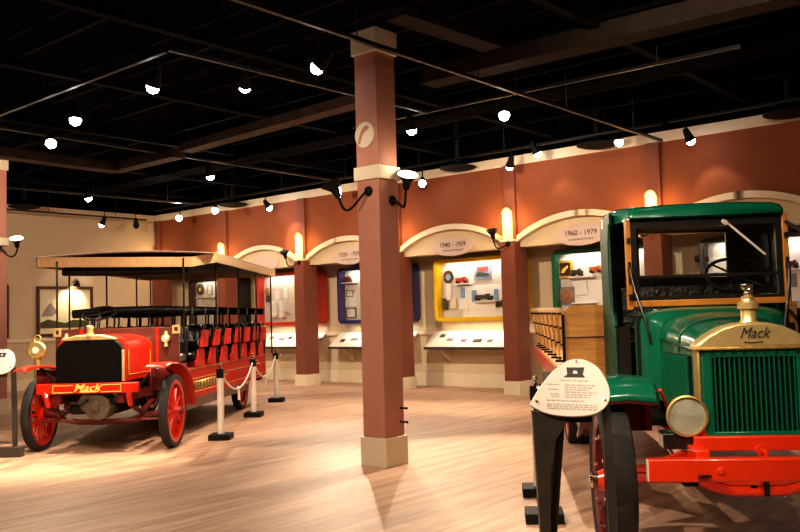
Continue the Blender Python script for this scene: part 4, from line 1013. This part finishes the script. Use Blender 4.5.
# ------------------------------------------------------------------ label stands
def catmull(P, n=6):
    out = []
    m = len(P)
    for i in range(m):
        p0, p1, p2, p3 = [Vector(P[(i+k-1) % m]) for k in range(4)]
        for j in range(n):
            t = j/n
            out.append(.5*((2*p1)+(p2-p0)*t+(2*p0-5*p1+4*p2-p3)*t*t+(3*p1-p0-3*p2+p3)*t*t*t))
    return out
def label_stand(name, label, loc, rz):
    t = thing(name, label, 'label stand', loc, rz)
    P = [(-.01, 0), (.12, .018), (.195, .075), (.214, .15), (.198, .22), (.162, .285), (.105, .325), (.045, .335), (-.015, .318), (-.085, .262), (-.155, .175), (-.205, .09), (-.216, .055), (-.13, .012)]
    pl = catmull(P)
    sl = Matrix.Translation((0, -.02, .985)) @ Matrix.Rotation(R(64), 4, 'X') @ Matrix.Rotation(R(-4), 4, 'Z')
    p = MB().prism([(v.x, v.y) for v in pl], 'xy', -.008, .008).xf(sl).build('sign_plate', M['plate'], t, bevel=.003)
    def onp(m_, name, mat_): return m_.xf(sl).build(name, mat_, p)
    onp(MB().prism([(-.035, .222), (.085, .226), (.072, .243), (.085, .285), (-.015, .281), (-.012, .24)], 'xy', .008, .0095).prism([(.005, .238), (.055, .24), (.05, .27), (.01, .269)], 'xy', .0095, .0100), 'emblem', M['ink'])
    onp(MB().prism([(.018, .245), (.045, .246), (.04, .263), (.022, .262)], 'xy', .0100, .0112), 'emblem_centre', M['plate'])
    tx = MB(); random.seed(5)
    def line(x0, x1, y, h=.0065):
        x = x0
        while x < x1:
            w = min(random.uniform(.012, .03), x1-x); tx.bb(x, x+w, y-h/2, y+h/2, .008, .0094); x += w+.006
    line(-.05, .10, .205)
    for i, y in enumerate((.180, .166, .152, .138, .124, .110)):
        if i in (0, 2, 4, 5): line(-.125+.004*i, -.06, y)
        line(-.03, .14-.02*(i % 3), y)
    line(-.13, .07, .088)
    for y in (.066, .054, .042): line(-.13, .14, y)
    onp(tx, 'printed_text', M['inklight'])
    for u, v in ((.035, .32), (-.185, .078), (.18, .10)):
        onp(MB().lathe([(0, .008), (.011, .008), (.009, .014), (0, .015)], (u, v, 0), n=12), 'screw', M['nickel'])
    for sx in (-1, 1):
        L = [(-.205, 1.02), (-.172, .0), (-.125, .0), (-.128, .45), (-.118, .70), (-.085, .86), (-.02, .955), (-.02, .985)] if sx < 0 else [(.176, 1.04), (.222, 1.065), (.236, .6), (.240, .0), (.196, .0), (.188, .6)]
        lg = MB().prism(L, 'xz', .0, .05) if sx < 0 else MB().prism(L, 'xz', .035, .075)
        bmesh.ops.triangulate(lg.b, faces=[f for f in lg.b.faces if len(f.verts) > 4])
        lg.build('leg', M['charcoal'], t)
        MB().bb(sx*.15-.17, sx*.15+.17, -.03, .09, 0, .12).build('foot', M['charcoal'], t, bevel=.01)
    MB().prism([(.02, .95), (.06, .95), (.155, 1.20), (.13, 1.22)], 'yz', -.12, .12).build('plate_bracket', M['charcoal'], t)
    return t
label_stand('label_stand', 'white pick shaped sign on a dark curved stand before the green truck', (-2.345, 4.155, 0), yaw)
label_stand('label_stand.001', 'white sign on a dark plank stand cut by the left edge before the bus', (-10.47, 4.80, 0), yaw)

# ------------------------------------------------------------------ rope stanchions
def stanchion(label, loc, group, rz):
    t = thing('rope_stanchion', label, 'stanchion', loc, rz, group)
    MB().bb(-.14, .14, -.14, .14, 0, .075).build('base', M['matte'], t, bevel=.006)
    MB().cyl((0, 0, .075), (0, 0, .80), .045, n=20).build('post', M['postwhite'], t)
    MB().cyl((0, 0, .80), (0, 0, .92), .049, n=20).build('black_cap', M['matte'], t, bevel=.004)
    MB().lathe([(.012, .92), (.022, .94), (.012, .96), (.026, .985), (.02, 1.0), (.006, 1.01)], n=14).build('finial', M['nickel'], t)
    MB().tube([(.03, 0, .90), (.08, .0, .89), (.09, 0, .86), (.045, 0, .85)], .01, 8).build('rope_hook', M['nickel'], t)
    return t
rz = R(39)
st = [(-9.25, 7.20), (-10.93, 9.17), (-12.47, 11.02)]
for i, p in enumerate(st):
    stanchion(['nearest', 'middle', 'farthest'][i]+' of three white rope stanchions in a row beside the bus', (p[0], p[1], 0), 'stanchions beside the bus', rz)
def rope(p, q, label, sag, group):
    a = Vector((p[0], p[1], .86)); b = Vector((q[0], q[1], .86)); n = 24
    d = (b-a).normalized(); a = a+d*.06; b = b-d*.06
    mid = (a+b)/2
    t = thing('rope', label, 'rope', (mid.x, mid.y, .86), 0, group)
    pts = [a.lerp(b, i/n)-mid+Vector((0, 0, .86-mid.z-sag*(1-(2*i/n-1)**2))) for i in range(n+1)]
    MB().tube(pts, .013, 8).build('rope_strand', M['rope'], t)
    MB().ball((0, 0, -sag), .03, 10).cyl((0, 0, -sag), (.01, 0, -sag-.17), .016, .02, 8).build('knot_tail', M['rope'], t)
    return t
rope(st[0], st[1], 'white rope with a knot hanging between the nearest and middle stanchions beside the bus', .30, 'ropes beside the bus')
rope(st[1], st[2], 'white rope with a knot hanging between the middle and farthest stanchions beside the bus', .30, 'ropes beside the bus')
s2 = [(-3.96, 6.43), (-3.45, 5.66)]
stanchion('rope stanchion behind the truck sign, the farther of two', (s2[0][0], s2[0][1], 0), 'stanchions beside the truck', R(34))
stanchion('rope stanchion behind the left leg of the truck sign, nearer of two', (s2[1][0], s2[1][1], 0), 'stanchions beside the truck', R(34))

# ------------------------------------------------------------------ world, view
w = bpy.data.worlds.new('world'); SC.world = w; w.use_nodes = True
bg = w.node_tree.nodes['Background']; bg.inputs[0].default_value = (1, .78, .55, 1); bg.inputs[1].default_value = .02
SC.view_settings.view_transform = 'Standard'
SC.view_settings.look = 'Medium High Contrast'
SC.view_settings.exposure = 0
